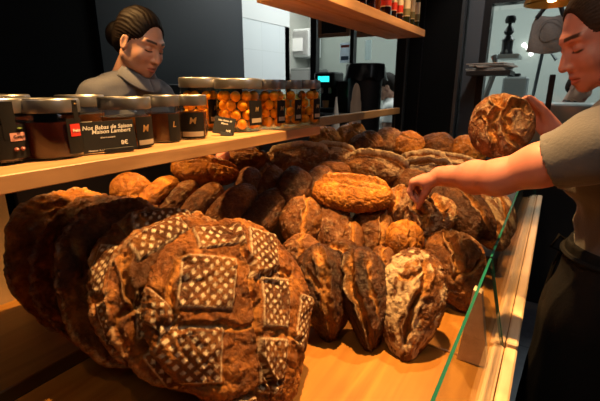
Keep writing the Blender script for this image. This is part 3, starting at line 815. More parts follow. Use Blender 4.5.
MB().lathe([(.0,0),(.022,0),(.028,.055),(.025,.055),(.02,.004),(0,.004)],16,(0,-.05,.036)).build('cup',simple('copper_cup',(.45,.22,.10),.4),t,True)
x=px(346.5,92,Yc)-t.location.x
MB().box(w,x+.05,-.05,.07,.0,H*.80,b=.01).build('grinder_body',BLACK,t); MB().box(x-.010,x+.010,-.056,-.05,pz(346,95,Yc)-zc-.008,pz(346,91,Yc)-zc+.008).build('indicator_light',GREENL,t)
# bin
Yb=2.91; x0,x1=px(348,80,Yb),px(383,80,Yb)
t=empty('waste_bin',((x0+x1)/2,Yb,0)); tag(t,'tall black bin with a black bag folded over its rim','bin')
r=(x1-x0)/2; zt_=pz(365,64,Yb)
MB().lathe([(0,0),(r*.78,0),(r*.9,zt_-.16),(r*.93,zt_-.03)],28).build('body',BLACK,t,True)
m=MB(); n=48; vs=[]; fs=[]
for j,(rr,zz) in enumerate(((r*.80,zt_-.02),(r*.95,zt_),(r*1.02,zt_-.02),(r*1.05,zt_-.07),(r*1.12,zt_-.11))):
    for i in range(n):
        a=2*math.pi*i/n; k=1+.04*math.sin(a*9+j)+.03*math.sin(a*5)*j/3; vs.append((rr*k*math.cos(a),rr*k*math.sin(a),zz+.012*math.sin(a*7+2)*(j>1)))
for j in range(4):
    for i in range(n): fs.append((j*n+i,j*n+(i+1)%n,(j+1)*n+(i+1)%n,(j+1)*n+i))
fs.append(tuple(range(n))); m.add(vs,fs); m.build('bag',BLACKG,t,True)
# things on the window ledge and in the kitchen window
t=empty('stack_of_papers',(px(494,60,2.9),2.88,SZ)); tag(t,'loose stack of white papers on the ledge of the kitchen window','papers')
rnd=random.Random(4)
for k in range(5):
    M=Matrix.Rotation(rnd.uniform(-.35,.35),4,'Z')@Matrix.Translation((rnd.uniform(-.02,.02),rnd.uniform(-.01,.01),.010*k+.001)); MB().box(-.115,.115,-.09,.08,0,.007,b=.002,M=M).build('paper',PAPER if k%2 else simple('offwhite',(.50,.44,.40),.8),t)
# lantern like dark figure behind the glass
Yl=3.35; xl=px(508,40,Yl); zl=pz(508,55,Yl)
rbox('wall_rack','small steel wall shelf behind the kitchen window glass','shelf',(px(499,50,3.3),px(521,50,3.3),3.22,3.45,zl-.03,zl-.001),STW,.004)
t=empty('pepper_mill_lantern',(xl,Yl,zl)); t.name='dark_lantern'; tag(t,'dark slim lantern standing behind the kitchen window glass','lantern')
k=(pz(508,15,Yl)-zl)
MB().lathe([(0,0),(.042,0),(.042,.02),(.036,.03),(.036,k*.36),(.044,k*.38),(.03,k*.44),(.02,k*.5),(.034,k*.58),(.026,k*.66),(.012,k*.74),(.012,k*.8)],14,).build('body',BLACKG,t,True)
MB().lathe([(0,k*.8),(.03,k*.8),(.036,k*.88),(.028,k*.97),(0,k)],14,).build('cap',BLACK,t,True)
# grey machine box
ZT3=pz(515,103,3.3)
rbox('prep_counter','stainless prep counter inside the kitchen window, mostly behind the held loaf','counter',(px(484,100,3.3),1.9,3.25,3.75,0,ZT3-.001),STW,.01)
for k,(u,v) in enumerate(((524,45),(527.5,47.5),(531,54))):  # glowing beads stand in for light reflections in the window glass
    c=atY(u,v,5.46); o=MB().lathe([(0,-.022),(.016,-.016),(.022,0),(.016,.016),(0,.022)],14).build('wall_lamp',simple('lamp_glow%d'%k,(1,1,1),.5,emit=(1,.97,.9),es=5),None,True); o.location=c
    tag(o,['tiny bright lamp on the far kitchen wall, highest of three','tiny bright lamp on the far kitchen wall, middle of three','tiny bright lamp on the far kitchen wall, lowest of three'][k],'lamp')
rbox('scale_box','pale grey boxy machine behind the kitchen window, above the held loaf','machine',(px(503,90,3.4),px(527,90,3.4),3.3,3.5,pz(515,103,3.3),pz(515,77,3.4)),simple('machine_grey',(.30,.33,.34),.5),.012,
     [('lid',(px(508,76,3.4),px(520,76,3.4),3.36,3.46,pz(515,77,3.4),pz(515,73.5,3.4)),BLACK)])
# tripod lamp arm / diagonal
t=MB().tube([(px(538,60,3.6),3.6,ZT3),(px(545,40,3.6),3.6,pz(545,45,3.6)),(px(556,62,3.6),3.6,pz(556,60,3.6)),],.012,8).build('metal_stand',simple('arm_grey',(.10,.11,.12),.4,.5),None,True,origin=(px(538,60,3.6),3.6,ZT3)); tag(t,'angled grey metal stand behind the kitchen window','stand')
# leaning board left of the window (tan strap)
t=MB().tube([(px(487,80,3.45),3.4,ZT3),(px(497,66,3.45),3.42,pz(497,66,3.45)),(px(494,58,3.45),3.44,pz(494,56,3.45))],.022,8).build('kitchen_pipe',simple('pipe',(.20,.19,.18),.4,.4),None,True,origin=(px(487,80,3.45),3.4,ZT3)); tag(t,'grey curved pipe beside the window post','pipe')
# tote bag
Yt=2.80; tb=Vector((px(547,30,Yt),Yt,0)); x0,x1=px(528,40,Yt)-tb.x,px(567,40,Yt)-tb.x; zb_,zt2=pz(547,51,Yt),pz(547,14,Yt)
t=empty('tote_bag',(tb.x,Yt,zb_)); tag(t,'grey brown cloth tote bag hanging in front of the kitchen window','bag')
vs=[];fs=[];nx_,nz_=24,20; Hh=zt2-zb_
for s_ in (1,-1):
    for j in range(nz_+1):
        for i in range(nx_+1):
            a=i/nx_; b_=j/nz_; ww=(1-.12*b_)*( 1-.35*max(0,b_-.75)*2)
            x=(x0+(x1-x0)*a); x=(x-(x0+x1)/2)*ww+(x0+x1)/2
            y=s_*(.028*math.sin(math.pi*a)**.5*(math.sin(math.pi*min(1,b_*.9+.1))**.5)+.001)+.006*math.sin(a*9+b_*5)
            vs.append((x,-y,Hh*b_-.015*math.sin(a*3)))
for s_ in (0,1):
    o_=s_*(nx_+1)*(nz_+1)
    for j in range(nz_):
        for i in range(nx_): fs.append((o_+j*(nx_+1)+i,o_+j*(nx_+1)+i+1,o_+(j+1)*(nx_+1)+i+1,o_+(j+1)*(nx_+1)+i))
n_=(nx_+1)*(nz_+1)
for i in range(nx_): fs.append((i,i+1,n_+i+1,n_+i)); k=nz_*(nx_+1); fs.append((k+i,k+i+1,n_+k+i+1,n_+k+i))
for j in range(nz_):
    for i in (0,nx_): fs.append((j*(nx_+1)+i,(j+1)*(nx_+1)+i,n_+(j+1)*(nx_+1)+i,n_+j*(nx_+1)+i))
MB().add(vs,fs).build('bag_body',simple('tote_cloth',(.21,.185,.17),.9,bump=.4,scale=90,var=.2),t,True)
m=MB(); hk=Vector((.02,0,Hh+.06))
m.tube([(-.06,0,Hh-.02),(-.03,0,Hh+.03),hk,(.05,0,Hh+.03),(.07,0,Hh-.02)],.012,8); m.build('strap',BLACK,t,True)
# faint printed ring on the bag
vs=[];fs=[]
m=MB(); m.lathe([(.052,0),(.056,0),(.056,.001),(.052,.001),(.052,0)],32,M=Matrix.Translation(((x0+x1)/2+.01,-.034,Hh*.55))@Matrix.Rotation(math.radians(90),4,'X')); m.build('printed_ring',simple('print_grey',(.175,.155,.14),.9),t)
m=MB(); q=[Vector((tb.x+.02,Yt,zb_+Hh+.06)),Vector((tb.x+.02,Yt+.04,zb_+Hh+.07)),Vector((tb.x+.02,YP-.05,zb_+Hh+.07))]
o=m.tube(q,.005,6).build('wall_hook',STEEL,None,True,origin=q[2]); tag(o,'small steel hook the tote bag hangs from','hook')
# gold pendant lamp
pc=P3(552,-1,1.9)
t=empty('pendant_lamp',pc); tag(t,'gold pendant lamp bowl at the top edge above the woman','lamp')
m=MB().lathe([(.030,.07),(.07,.055),(.105,.02),(.118,-.02),(.112,-.024),(.1,.012),(.066,.046),(.028,.06)],40); m.build('lamp_shade',simple('gold_metal',(.75,.42,.12),.28,.9),t,True)
MB().lathe([(0,.03),(.02,.02),(.026,0),(.018,-.02),(0,-.026)],16,(0,0,.01)).build('bulb',simple('bulb_glow',(1,.8,.5),.5,emit=(1,.68,.30),es=12),t,True)
MB().tube([(0,0,.06),(0,0,2.9-pc.z)],.004,6).build('cord',BLACK,t)
# ================================================================== BREAD DISPLAY
ZB=.80
DX0,DX1=-1.38,-.105
dsp=empty('display_counter',(-.55,1.5,0)); tag(dsp,'wooden bakery display counter the loaves are piled on','counter')
def dpart(name,bx,mat,b=.003):
    o=MB().box(bx[0]+.55,bx[1]+.55,bx[2]-1.5,bx[3]-1.5,bx[4],bx[5],b=b).build(name,mat,dsp); return o
dpart('base',(DX0,.0,.0,2.78,0,.76),BLACK)
dpart('board',(DX0,-.955,.02,2.77,.762,ZB),WOOD_BOARD); dpart('board',(-.905,-.0,.02,.948,.762,ZB),WOOD_BOARD); dpart('board',(-.905,-.0,.952,2.77,.762,ZB),WOOD_BOARD)
for (y0,y1,zt_) in ((1.036,2.77,.822),(.02,1.024,.818)):
    dpart('rail',(-.052,-.0265,y0,y1,.801,zt_),WOOD_RAIL,.004); dpart('rail',(-.0235,.004,y0,y1,.801,zt_),WOOD_RAIL,.004)
tag(MB().box(-.012,.012,0,.62,0,1.27,b=.002).build('plank_panel',WOOD_PALE,None),'pale plank panel under the near end of the jar shelf','panel').location=(DX0-.014,-.10,0)
tag(MB().box(-.012,.012,0,2.2,0,1.20,b=.002).build('rear_board',BLACK,None),'black panel closing the bread display behind the slanting loaves','panel').location=(DX0-.014,.55,0)
for bx,lab in (((-1.36,-.87,.80,2.70,.801,.98),'dark plinth under the slanting loaves'),((-.865,-.10,1.50,1.94,.801,.86),'dark low plinth under the third row of loaves'),((-.865,-.10,1.945,2.75,.801,.95),'dark plinth under the hindmost loaves')):
    tag(MB().box(0,bx[1]-bx[0],0,bx[3]-bx[2],0,bx[5]-bx[4],b=.003).build('display_plinth',BLACK,None),lab,'plinth').location=(bx[0],bx[2],bx[4])
# bracket wedge that carries the glass
o=MB().prism([(-.122,0),(-.056,0),(-.056,.02),(-.086,.190),(-.104,.195)],0,.026).build('glass_bracket',WOOD_RAIL,None); o.location=(0,.93,ZB+.001); tag(o,'tapered wooden block holding the glass screens at their joint','bracket')
# glass sniff guard: two tilted sheets with green edges
def sheet(y0,y1,lab):
    b0=Vector((-.029,0,.80)); t0=Vector((-.085,0,1.045)); th=Vector((t0.z-b0.z,0,-(t0.x-b0.x))).normalized()*.003
    t=empty('glass_screen',(b0.x,y0,b0.z)); tag(t,lab,'glass screen')
    q=MB(); c=[b0-th,b0+th,t0+th,t0-th]; vs=[(p.x-b0.x,yy,p.z-b0.z) for yy in (0,y1-y0) for p in c]
    q.add(vs,[(0,4,7,3),(1,2,6,5)]); q.build('pane',GLASS,t)
    e=MB(); e.add(vs,[(3,7,6,2),(0,3,2,1),(4,5,6,7),(0,1,5,4)]); e.build('polished_edge',GREENEDGE,t)
sheet(.15,1.022,'tilted clear glass screen with a green edge, nearest the camera')
sheet(1.036,2.77,'tilted clear glass screen with a green edge, running on behind the arm')
# ================================================================== SHELVES
t=empty('jar_shelf',(-.87,.65,1.284)); tag(t,'long oak shelf carrying the jars, left of the bread','shelf')
MB().box(-.16,.133,-.75,.671,0,.031,b=.0015).build('board',WOOD_SHELF,t)
for y in (-.70,.645): MB().box(-.150,-.130,y-.012,y+.012,-1.284+ZB+.181,0).build('post',BLACK,t)
t=empty('upper_shelf',(-.72,1.6,1.70)); tag(t,'thick oak upper shelf with bottles on it, seen from below','shelf')
m=MB().box(-.10,.018-.003,-.54,.59,0,.034,b=.0015); m.box(.024-.003,.098,-.54,.59,0,.034,b=.0015); m.box(-.09,.09,-.53,.58,.008,.030)
m.build('board',WOOD_UP,t)
m=MB(); [m.tube([(x,y,.03),(x,y,1.2)],.006,8) for x in (-.07,.07) for y in (-.50,-.42)]; m.build('hanging_rod',BLACK,t)
# wooden rail of the counter behind
t=MB().box(-.015,.015,-.66,.68,0,.040,b=.003).build('counter_rail',WOOD_DARKER); t.location=(-.90,1.99,1.284); tag(t,'narrow wooden rail running on beyond the jar shelf','rail')
m=MB(); [m.box(-.908,-.892,y-.01,y+.01,.99,1.284) for y in (2.60,)]; o=m.build('post',BLACK,t); o.location=(.90,-1.99,-1.284)
# wooden bread peel and white bottle standing behind the rail
zb0=1.0
t=empty('bread_peel',(-1.20,atX(356,100,-1.20).y,.982)); tag(t,'upright wooden paddle board with a rounded top behind the rail','bread board')
zz=atX(356,83,-1.20).z-.982; w=.040; k=zz*.82
poly=[(-w,0),(w,0),(w*1.0,k*.6),(w*.9,k*.9)]+[(w*.75*math.cos(a),k*.95+(zz-k*.95)*math.sin(a)) for a in [math.pi*i/12 for i in range(0,13)]]+[(-w*.9,k*.9),(-w,k*.6)]
MB().prism(poly,-.012,.012,Matrix.Rotation(math.radians(30),4,'Z')).build('paddle',wood('peel_wood',(.30,.22,.16),(.42,.32,.24),'Z',1,.6),t)
t=empty('white_bottle',(-1.20,atX(336,110,-1.20).y,.982)); tag(t,'white pointed plastic bottle left of the upright paddle board','bottle')
zz=atX(336,97,-1.20).z-.982
MB().lathe([(0,0),(.030,0),(.032,.02),(.031,zz*.45),(.020,zz*.7),(.010,zz*.9),(.006,zz),(0,zz)],20).build('body',WHITE,t,True)
# boxes behind the left woman
yy=2.25
rbox('rear_counter','dark rear counter along the slate wall','counter',(-2.46,-2.02,1.55,2.95,0,1.36),BLACK,.01,[('worktop',(-2.46,-2.0,1.55,2.95,1.36,1.375),wood('rear_wood',(.16,.07,.03),(.25,.12,.05),'Y'))])
rbox('black_tray_box','low black box on the rear counter, left one','box',(-2.40,-2.04,1.62,1.90,1.376,1.475),BLACKG,.008)
rbox('black_tray_box','low black box on the rear counter, middle one','box',(-2.40,-2.04,1.93,2.36,1.376,1.475),BLACKG,.008)
t=empty('dark_chest',(-2.22,2.68,1.376)); tag(t,'black sloping box on the rear counter beside the tiled wall','box')
MB().prism([(-.22,0),(.22,0),(.18,.11),(-.22,.12)],-.27,.24).build('body',BLACKG,t); MB().box(.06,.13,-.2,.2,.112,.118,b=.002).build('handle',STEEL,t)
t=empty('framed_board',(-2.44,.45,1.35)); tag(t,'small wooden rack at the left edge behind the jars','rack')
m=MB(); [m.box(-.02,.02,y-.015,y+.015,-1.35,.10) for y in (-.02,.12)]; m.box(-.02,.02,-.02,.12,.03,.05); m.box(-.02,.02,-.02,.12,.09,.11); m.build('frame',wood('rack_wood',(.20,.09,.04),(.32,.15,.06),'Z'),t)
# ================================================================== JARS
ZS=1.315
JAMG=thin_glass('jar_glass',(.96,.97,.95),rough=.04)
SYRUP=thin_glass('amber_syrup',(.99,.86,.55),rough=.03)
LID=simple('brushed_lid',(.34,.34,.35),.34,.9,bump=.05,scale=200)
LIDDARK=simple('dark_lid_insert',(.03,.03,.035),.35)
LABELB=simple('black_label',(.008,.008,.009),.6,spec=.2)
GOLD=simple('gold_foil',(.62,.42,.18),.35,.7)
def at_z(u,v,z): r=ray(u,v); return Vector((0,0,EYE))+r*((z-EYE)/r.z)
def jar_geo(u0,u1,vtop,vbase):
    uc=(u0+u1)/2; fr=at_z(uc,vbase,ZS); dh=Vector((fr.x,fr.y,0)).normalized()
    dep=Vector((fr.x,fr.y,fr.z-EYE)); f=Vector((-math.sin(YAW)*math.cos(PITCH),math.cos(YAW)*math.cos(PITCH),-math.sin(PITCH)))
    d=dep.dot(f); r=(u1-u0)/2/F*d; r=r*(1+r/d*.9)
    c=fr+dh*r; rr=ray(uc,vtop); k=math.hypot(fr.x,fr.y)/math.hypot(rr.x,rr.y)
    return c,r,(EYE+rr.z*k)-ZS
def facing(c, az=0):
    """matrix on a cylinder: local X right, Y up, Z outward to the viewer, turned by az degrees (+ = to the right)"""
    h=Vector((-c[0],-c[1],0)).normalized(); a=math.radians(az)
    Z=Vector((h.x*math.cos(a)-h.y*math.sin(a),h.x*math.sin(a)+h.y*math.cos(a),0)); Y=Vector((0,0,1)); X=Y.cross(Z)
    return Matrix((X,Y,Z)).transposed().to_4x4()
def jar(u0,u1,vtop,vbase,fill,label,group=None,lidf=.22,strip=None,babas=None,dark=False,lablfr=(.12,.62)):
    c,r,H=jar_geo(u0,u1,vtop,vbase); lh=H*lidf
    t=empty('preserve_jar',c); tag(t,label,'jar',group)
    b=H-lh
    MB().lathe([(0,.001),(r*.9,.001),(r*.97,.006),(r,.014),(r,b*.86),(r*.97,b*.93),(r*.93,b),(r*.93,b+.003)],40).build('glass_body',JAMG,t,True)
    MB().lathe([(0,.005),(r*.88,.005),(r*.95,.012),(r*.955,b*.80 if babas is None else b*.86),(0,b*.80 if babas is None else b*.86)],36).build('filling',fill,t,True)
    MB().lathe([(r*.95,b-.002),(r*1.0,b-.001),(r*1.01,b+.002),(r*1.01,H-.004),(r*.985,H-.001),(r*.95,H),(r*.90,H-.0015),(r*.88,H-.003),(0,H-.003)],44).build('lid',LID,t,True)
    if dark: MB().lathe([(0,H-.0028),(r*.86,H-.0028),(r*.86,H-.001),(r*.8,H+.0005),(0,H+.001)],32).build('lid_insert',LIDDARK,t,True)
    M=facing(c)
    def band(nm,a0,a1,z0,z1,rr,mat,par=t):
        n=14; vs=[];fs=[]; base=math.atan2(-c[1],-c[0])
        for ro in (rr,rr+.0006):
            for z in (z0,z1):
                for i in range(n+1):
                    a=base+math.radians(a0+(a1-a0)*i/n); vs.append((ro*math.cos(a),ro*math.sin(a),z))
        k=n+1
        for i in range(n):
            fs+= [(2*k+i,2*k+i+1,3*k+i+1,3*k+i),(i,k+i,k+i+1,i+1),(i,i+1,2*k+i+1,2*k+i),(k+i,3*k+i,3*k+i+1,k+i+1)]
        fs+=[(0,2*k,3*k,k),(n,k+n,3*k+n,2*k+n)]
        return MB().add(vs,fs).build(nm,mat,par,False)
    return t,c,r,H,b,band
CHERRY=simple('dark_cherry_jam',(.030,.005,.006),.12); BERRY=simple('dark_berry_jam',(.045,.010,.006),.12)
AMBERF=simple('dark_amber_filling',(.22,.07,.012),.2,var=.6,scale=40); BROWNF=simple('brown_filling',(.07,.025,.010),.2,var=.5,scale=40)
RED=simple('red_label',(.55,.03,.02),.5); PINKL=simple('pink_print',(.60,.30,.26),.6); GREEN=simple('leaf_green',(.10,.16,.03),.6)
BABA=simple('baba_orange',(.95,.42,.03),.38,bump=.35,scale=120,var=.25)
def label_text(t,c,r,s,size,az,z,mat,nm='label_text',shear=.2):
    M=facing(c,az); X=Vector(M.col[0][:3]);Z=Vector(M.col[2][:3])
    M=M.copy(); M.translation=Z*(r+.0016)+Vector((0,0,z)); return text_obj(nm,s,size,M,mat,t,shear=shear)
# dark jam, left edge
t,c,r,H,b,band=jar(-36,33,98,167,CHERRY,'dark cherry jam jar cut by the left edge, cherries on its label')
band('label',-12,50,b*.12,b*.78,r+.0004,LABELB)
band('lid_seal',14,34,b*.5,H-.006,r*1.013,LABELB); band('name_band',22,46,b*.46,b*.62,r+.0012,PINKL)
m=MB(); X=facing(c)
for k,(az,zz) in enumerate(((28,.30),(38,.30))):
    a=math.atan2(-c.y,-c.x)+math.radians(az); m.lathe([(0,-.004),(.0035,-.0025),(.005,0),(.0035,.0025),(0,.004)],12,((r+.001)*math.cos(a),(r+.001)*math.sin(a),b*zz))
m.build('cherry_print',simple('cherry_red',(.20,.05,.04),.4),t,True)
a=math.atan2(-c.y,-c.x)+math.radians(38); MB().lathe([(0,-.002),(.006,0),(0,.002)],8,((r+.001)*math.cos(a),(r+.001)*math.sin(a),b*.70)).build('leaf_print',GREEN,t,True)
label_text(t,c,r+.001,'Cerise',.008,34,b*.54,LABELB)
t,c,r,H,b,band=jar(27,84,98.5,161,BERRY,'dark red jam jar with a red label, second from the left edge')
band('label',28,66,b*.10,b*.86,r+.0004,LABELB); band('lid_seal',46,60,b*.8,H-.004,r*1.013,LABELB)
band('red_badge',34,58,b*.48,b*.74,r+.0012,RED); label_text(t,c,r+.001,'Fraise',.008,46,b*.60,INKW)
a=math.atan2(-c.y,-c.x)+math.radians(53); MB().lathe([(0,-.002),(.003,0),(0,.002)],8,((r*1.013+.001)*math.cos(a),(r*1.013+.001)*math.sin(a),H-.011)).build('seal_mark',GOLD,t,True)
t,c,r,H,b,band=jar(-8,36,94.5,155,BERRY,'preserve jar behind the two dark jam jars, only its lid showing')
t,c,r,H,b,band=jar(65,108,95,146,BROWNF,'small jar with a white band, behind the large black price card',dark=False)
band('name_band',-30,20,b*.45,b*.62,r+.0012,PAPER)
t,c,r,H,b,band=jar(106,154,97,150,AMBERF,'squat amber baba jar right behind the large price card')
band('label',18,70,b*.05,b*.80,r+.0004,LABELB); band('name_band',22,66,b*.10,b*.22,r+.001,simple('grey_band',(.30,.27,.22),.6)); label_text(t,c,r,'M',.022,40,b*.5,GOLD)
t,c,r,H,b,band=jar(149,182,95,143.5,BROWNF,'narrower brown baba jar with a dark disc on its lid',dark=True)
band('label',15,62,b*.05,b*.78,r+.0004,LABELB); label_text(t,c,r,'L',.020,34,b*.5,GOLD)
t,c,r,H,b,band=jar(179,208.5,95,140,BROWNF,'dark jar with gold M on its label, left of the small price card')
band('label',-50,45,b*.05,b*.78,r+.0004,LABELB); band('name_band',-40,40,b*.10,b*.24,r+.001,simple('grey_band2',(.32,.29,.24),.6)); label_text(t,c,r,'M',.024,0,b*.55,GOLD)
# tall baba jars
def tall(u0,u1,vt,vb,lab,azl,seed,textaz=None,n=3):
    t,c,r,H,b,band=jar(u0,u1,vt,vb,SYRUP,lab,'tall jars of babas in syrup',lidf=.18,babas=True)
    band('label',azl-22,azl+24,b*.16,b*.72,r+.0004,LABELB); label_text(t,c,r,'M',.020,azl,b*.52,GOLD); band('name_band',azl-16,azl+18,b*.22,b*.32,r+.001,simple('grey_band3',(.35,.31,.24),.6))
    rnd=random.Random(seed); br=min(.0165,r*.42); ring=r*.90-br; rows=int((b*.93)/(br*1.72))
    for k in range(rows):
        na=max(3,int(2*math.pi*ring/(br*2.02)))
        for i in range(na):
            a=2*math.pi*(i+.5*(k%2))/na+rnd.uniform(-.08,.08); z=.008+br+k*br*1.72
            if z>b*.93-br*.6: continue
            a0=math.atan2(-c.y,-c.x)
            if math.cos(a-a0)<-.35: continue
            m=MB(); s=br*rnd.uniform(.93,1.0); prof=[(s*math.cos(q)*1.0,s*math.sin(q)*1.05) for q in [math.pi*(j/10-.5) for j in range(11)]]
            prof[0]=(0,prof[0][1]); prof[-1]=(0,prof[-1][1])
            m.lathe(prof,14); o=m.build('rum_baba',BABA,None,True); o.location=(c.x+ring*math.cos(a),c.y+ring*math.sin(a),c.z+z)
            tag(o,'round orange baba in syrup inside a tall glass jar','cake','babas in the tall jars')
tall(183,223,77,131,'tall jar of orange babas behind the small price card, left of the tallest group',40,1)
tall(217,263,78,133,'widest tall jar of orange babas, front of the tall group',46,2)
tall(258,286,79.5,130,'tall baba jar directly right of the widest one',44,3)
tall(280,302,80,127,'narrow looking tall baba jar, second from the shelf end',42,4)
tall(296,320,80,125.5,'tall baba jar standing last at the far end of the shelf',48,5)
for o in D.objects:
    if False: print('JAR',o.name,tuple(round(k,3) for k in o.location))
# ================================================================== PRICE CARDS
CARD=simple('chalk_card',(.012,.012,.014),.7,spec=.2)
def card(c, M3, w, h, name_lab, lines):
    t=empty('price_card',c); tag(t,name_lab,'price card')
    M=M3.copy()
    MB().box(-w/2,w/2,0,h,-.0012,.0012,b=.0004,M=M).build('card',CARD,t)
    MB().box(-w*.12,w*.42,-.004,.006,-.010,.004,b=.001,M=M).build('card_foot',BLACKG,t)
    for (s,size,x,y,sh) in lines:
        q=M@Matrix.Translation((x*w,y*h,.0016)); text_obj('chalk_text',s,size,q,INKW,t,shear=sh)
    return t
c=at_z(112,153.5,ZS)+Vector((0,0,.005)); d0=P3(84,150,1)-P3(142,146,1)
card(c,facing(c,12)@Matrix.Rotation(math.radians(-10),4,'X')@Matrix.Rotation(math.radians(1.5),4,'Z'),.108,.064,'large black price card with white chalk writing in front of the jam jars',
     [('Nos Babas de Saison',.0118,0.01,.80,.25),('Maison Lambert',.0118,.06,.66,.25),('(Dans le paragon)',.0040,-.02,.47,0),('8€',.0125,.27,.25,0),('Allergènes : G, L, O, FC',.0042,-.22,.07,0)])
c=at_z(223,136,ZS)+Vector((0,0,.005))
card(c,facing(c,-4)@Matrix.Rotation(math.radians(-24),4,'X')@Matrix.Rotation(math.radians(-10),4,'Z'),.062,.052,'small black price card leaning in front of the tall baba jars',
     [('Nos Babas de',.0072,0,.80,.25),('Maison',.0072,0,.62,.25),('16€',.009,.22,.22,0)])
# ================================================================== BOTTLES ON THE UPPER SHELF
WINE=simple('dark_wine_glass',(.020,.006,.005),.12); AMB=simple('amber_bottle',(.16,.045,.010),.12); OLIVE=simple('dark_green_glass',(.020,.028,.012),.12)
CREAM=simple('cream_label',(.62,.58,.50),.7); GREENISH=simple('sage_label',(.16,.17,.10),.7)
ZU=1.7345
def bottle(u0,u1,v,body,lab,label_mat=None,second=None,X=-.645,H=.26):
    uc=(u0+u1)/2; p=atX(uc,v,X); dd=(p-Vector((0,0,EYE))).length; r=(u1-u0)/2/F*dd*.93
    t=empty('bottle',(p.x-.0,p.y,ZU)); tag(t,lab,'bottle')
    MB().lathe([(0,0),(r*.92,0),(r,.006),(r,H*.60),(r*.85,H*.68),(r*.42,H*.76),(r*.36,H*.95),(r*.42,H*.955),(r*.42,H),(0,H)],28).build('glass_body',body,t,True)
    if label_mat: MB().lathe([(r+.0004,.030),(r+.001,.030),(r+.001,.115),(r+.0004,.115)],28).build('label',label_mat,t,True)
    if second: MB().lathe([(r+.0012,.034),(r+.0016,.034),(r+.0016,.062),(r+.0012,.062)],28).build('label_band',second,t,True)
    MB().lathe([(r*.44,H*.86),(r*.46,H*.86),(r*.46,H+.002),(0,H+.003)],20).build('cap',BLACKG,t,True)
bottle(346,355.5,0,AMB,'amber glass bottle first on the upper shelf, mostly cut by the picture top')
bottle(357,365.5,2,WINE,'dark wine bottle without visible label, second on the upper shelf')
bottle(366.5,374.5,5,WINE,'dark red wine bottle without visible label, third on the upper shelf')
bottle(375,380,8,AMB,'slim amber bottle left of the large red label on the upper shelf')
bottle(381,390.5,11,WINE,'widest bottle with a cream and bright red label on the upper shelf',CREAM,RED)
bottle(391.5,396.3,14,WINE,'slim bottle with a red label, directly right of the widest red one',CREAM,RED)
bottle(396.8,402.3,16,WINE,'slim bottle with a red label, left of the sage labelled bottle',CREAM,RED)
bottle(403,409.3,19,OLIVE,'green glass bottle with a cream and sage label on the upper shelf',CREAM,GREENISH)
bottle(410,413.8,22,OLIVE,'slim green glass bottle with a pale label, second from the shelf end',CREAM,GREENISH)
bottle(414.6,418.6,24,OLIVE,'slim green glass bottle with a pale label, last at the shelf end',CREAM,GREENISH)
# ================================================================== BREADS
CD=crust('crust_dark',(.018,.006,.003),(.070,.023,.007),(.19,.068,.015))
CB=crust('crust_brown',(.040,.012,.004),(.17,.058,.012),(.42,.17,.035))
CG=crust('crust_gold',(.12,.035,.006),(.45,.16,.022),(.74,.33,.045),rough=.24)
CM=crust('crust_miche',(.045,.013,.004),(.22,.072,.013),(.52,.21,.042),fl_amt=.3)
CF=crust('crust_floured',(.050,.018,.007),(.20,.075,.024),(.40,.18,.065),fl_amt=.5)
def B(name,label,mat,u,v,d,w,h,T,roll=0,elev=30,az=0,cat='bread',group=None,**k):
    c=P3(u,v,d); W=w/F*d; L=h/F*d; R=frame_at(c,roll,elev,az)
    return bread(name,label,mat,c,(W,L,T),R,cat=cat,group=group,fit=(u,v,w,h,roll),**k)
S1=[(-.10,.95),(.05,.4),(-.02,-.2),(.05,-.9)]
S2=[(.15,.95),(-.15,.35),(.10,-.3),(-.1,-.95)]
CR=[(-.5,.6),(-.1,.1),(.4,-.5)]
def frame_abs(azn,elev,roll=0):
    a,e,r=math.radians(azn),math.radians(elev),math.radians(roll)
    Z=Vector((math.cos(a)*math.cos(e),math.sin(a)*math.cos(e),math.sin(e))); X=Vector((0,0,1)).cross(Z).normalized(); Y=Z.cross(X)
    return Matrix((X*math.cos(r)-Y*math.sin(r),Y*math.cos(r)+X*math.sin(r),Z)).transposed()
# ---- big stencilled miches, stacked like records
PA=[(-.38,.42,.27,.25,-20,5),(-.78,-.12,.27,.25,-20,5),(.40,.52,.21,.30,-24,4),(.30,.02,.20,.25,-18,4),(-.02,-.50,.20,.25,-20,4),(.70,-.28,.13,.26,-22,3),(-.03,.82,.27,.12,-8,5),(-.90,.36,.10,.20,28,2.4),(-.62,-.75,.20,.13,-10,3)]
GA=[([(.14,.98),(.10,.45),(.02,0),(-.14,-.4),(-.22,-.98)],.045,.045,.6),([(-.45,.80),(-.72,.40),(-.90,-.0)],.040,.030,.6),([(-.85,.08),(-.45,.06),(.0,-.08)],.040,.028,.5),([(.15,.30),(.45,.27),(.70,.30)],.035,.024,.5),([(.12,-.28),(.35,-.32),(.65,-.45)],.035,.024,.5),([(-.55,-.62),(-.25,-.60),(.05,-.7)],.035,.024,.5)]
bread('round_miche','largest front round loaf with white diamond stencil squares, fully facing us',CM,(-0.495,0.560,.990),(0.38,0.42,.13),frame_abs(-10,32,4),seed=11,point=0.25,N=230,taper=.14,gashes=GA,flour=.06,patches=PA,lump=.05,sup=2.15,rough=.75)
PB=[(-.05,.84,.36,.12,4,6),(-.62,.20,.13,.22,-20,3),(-.70,-.32,.22,.24,8,4),(-.48,-.72,.26,.16,16,4)]
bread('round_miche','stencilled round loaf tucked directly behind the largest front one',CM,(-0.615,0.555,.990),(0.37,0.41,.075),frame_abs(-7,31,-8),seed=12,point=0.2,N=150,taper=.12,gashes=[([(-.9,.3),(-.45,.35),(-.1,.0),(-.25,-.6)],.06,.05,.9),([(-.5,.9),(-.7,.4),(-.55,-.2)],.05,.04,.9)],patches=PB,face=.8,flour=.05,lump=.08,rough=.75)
PC=[(.05,.84,.40,.11,0,7),(-.78,.38,.12,.26,-24,3),(-.84,-.20,.12,.26,10,3),(-.66,-.62,.20,.18,22,3.4)]
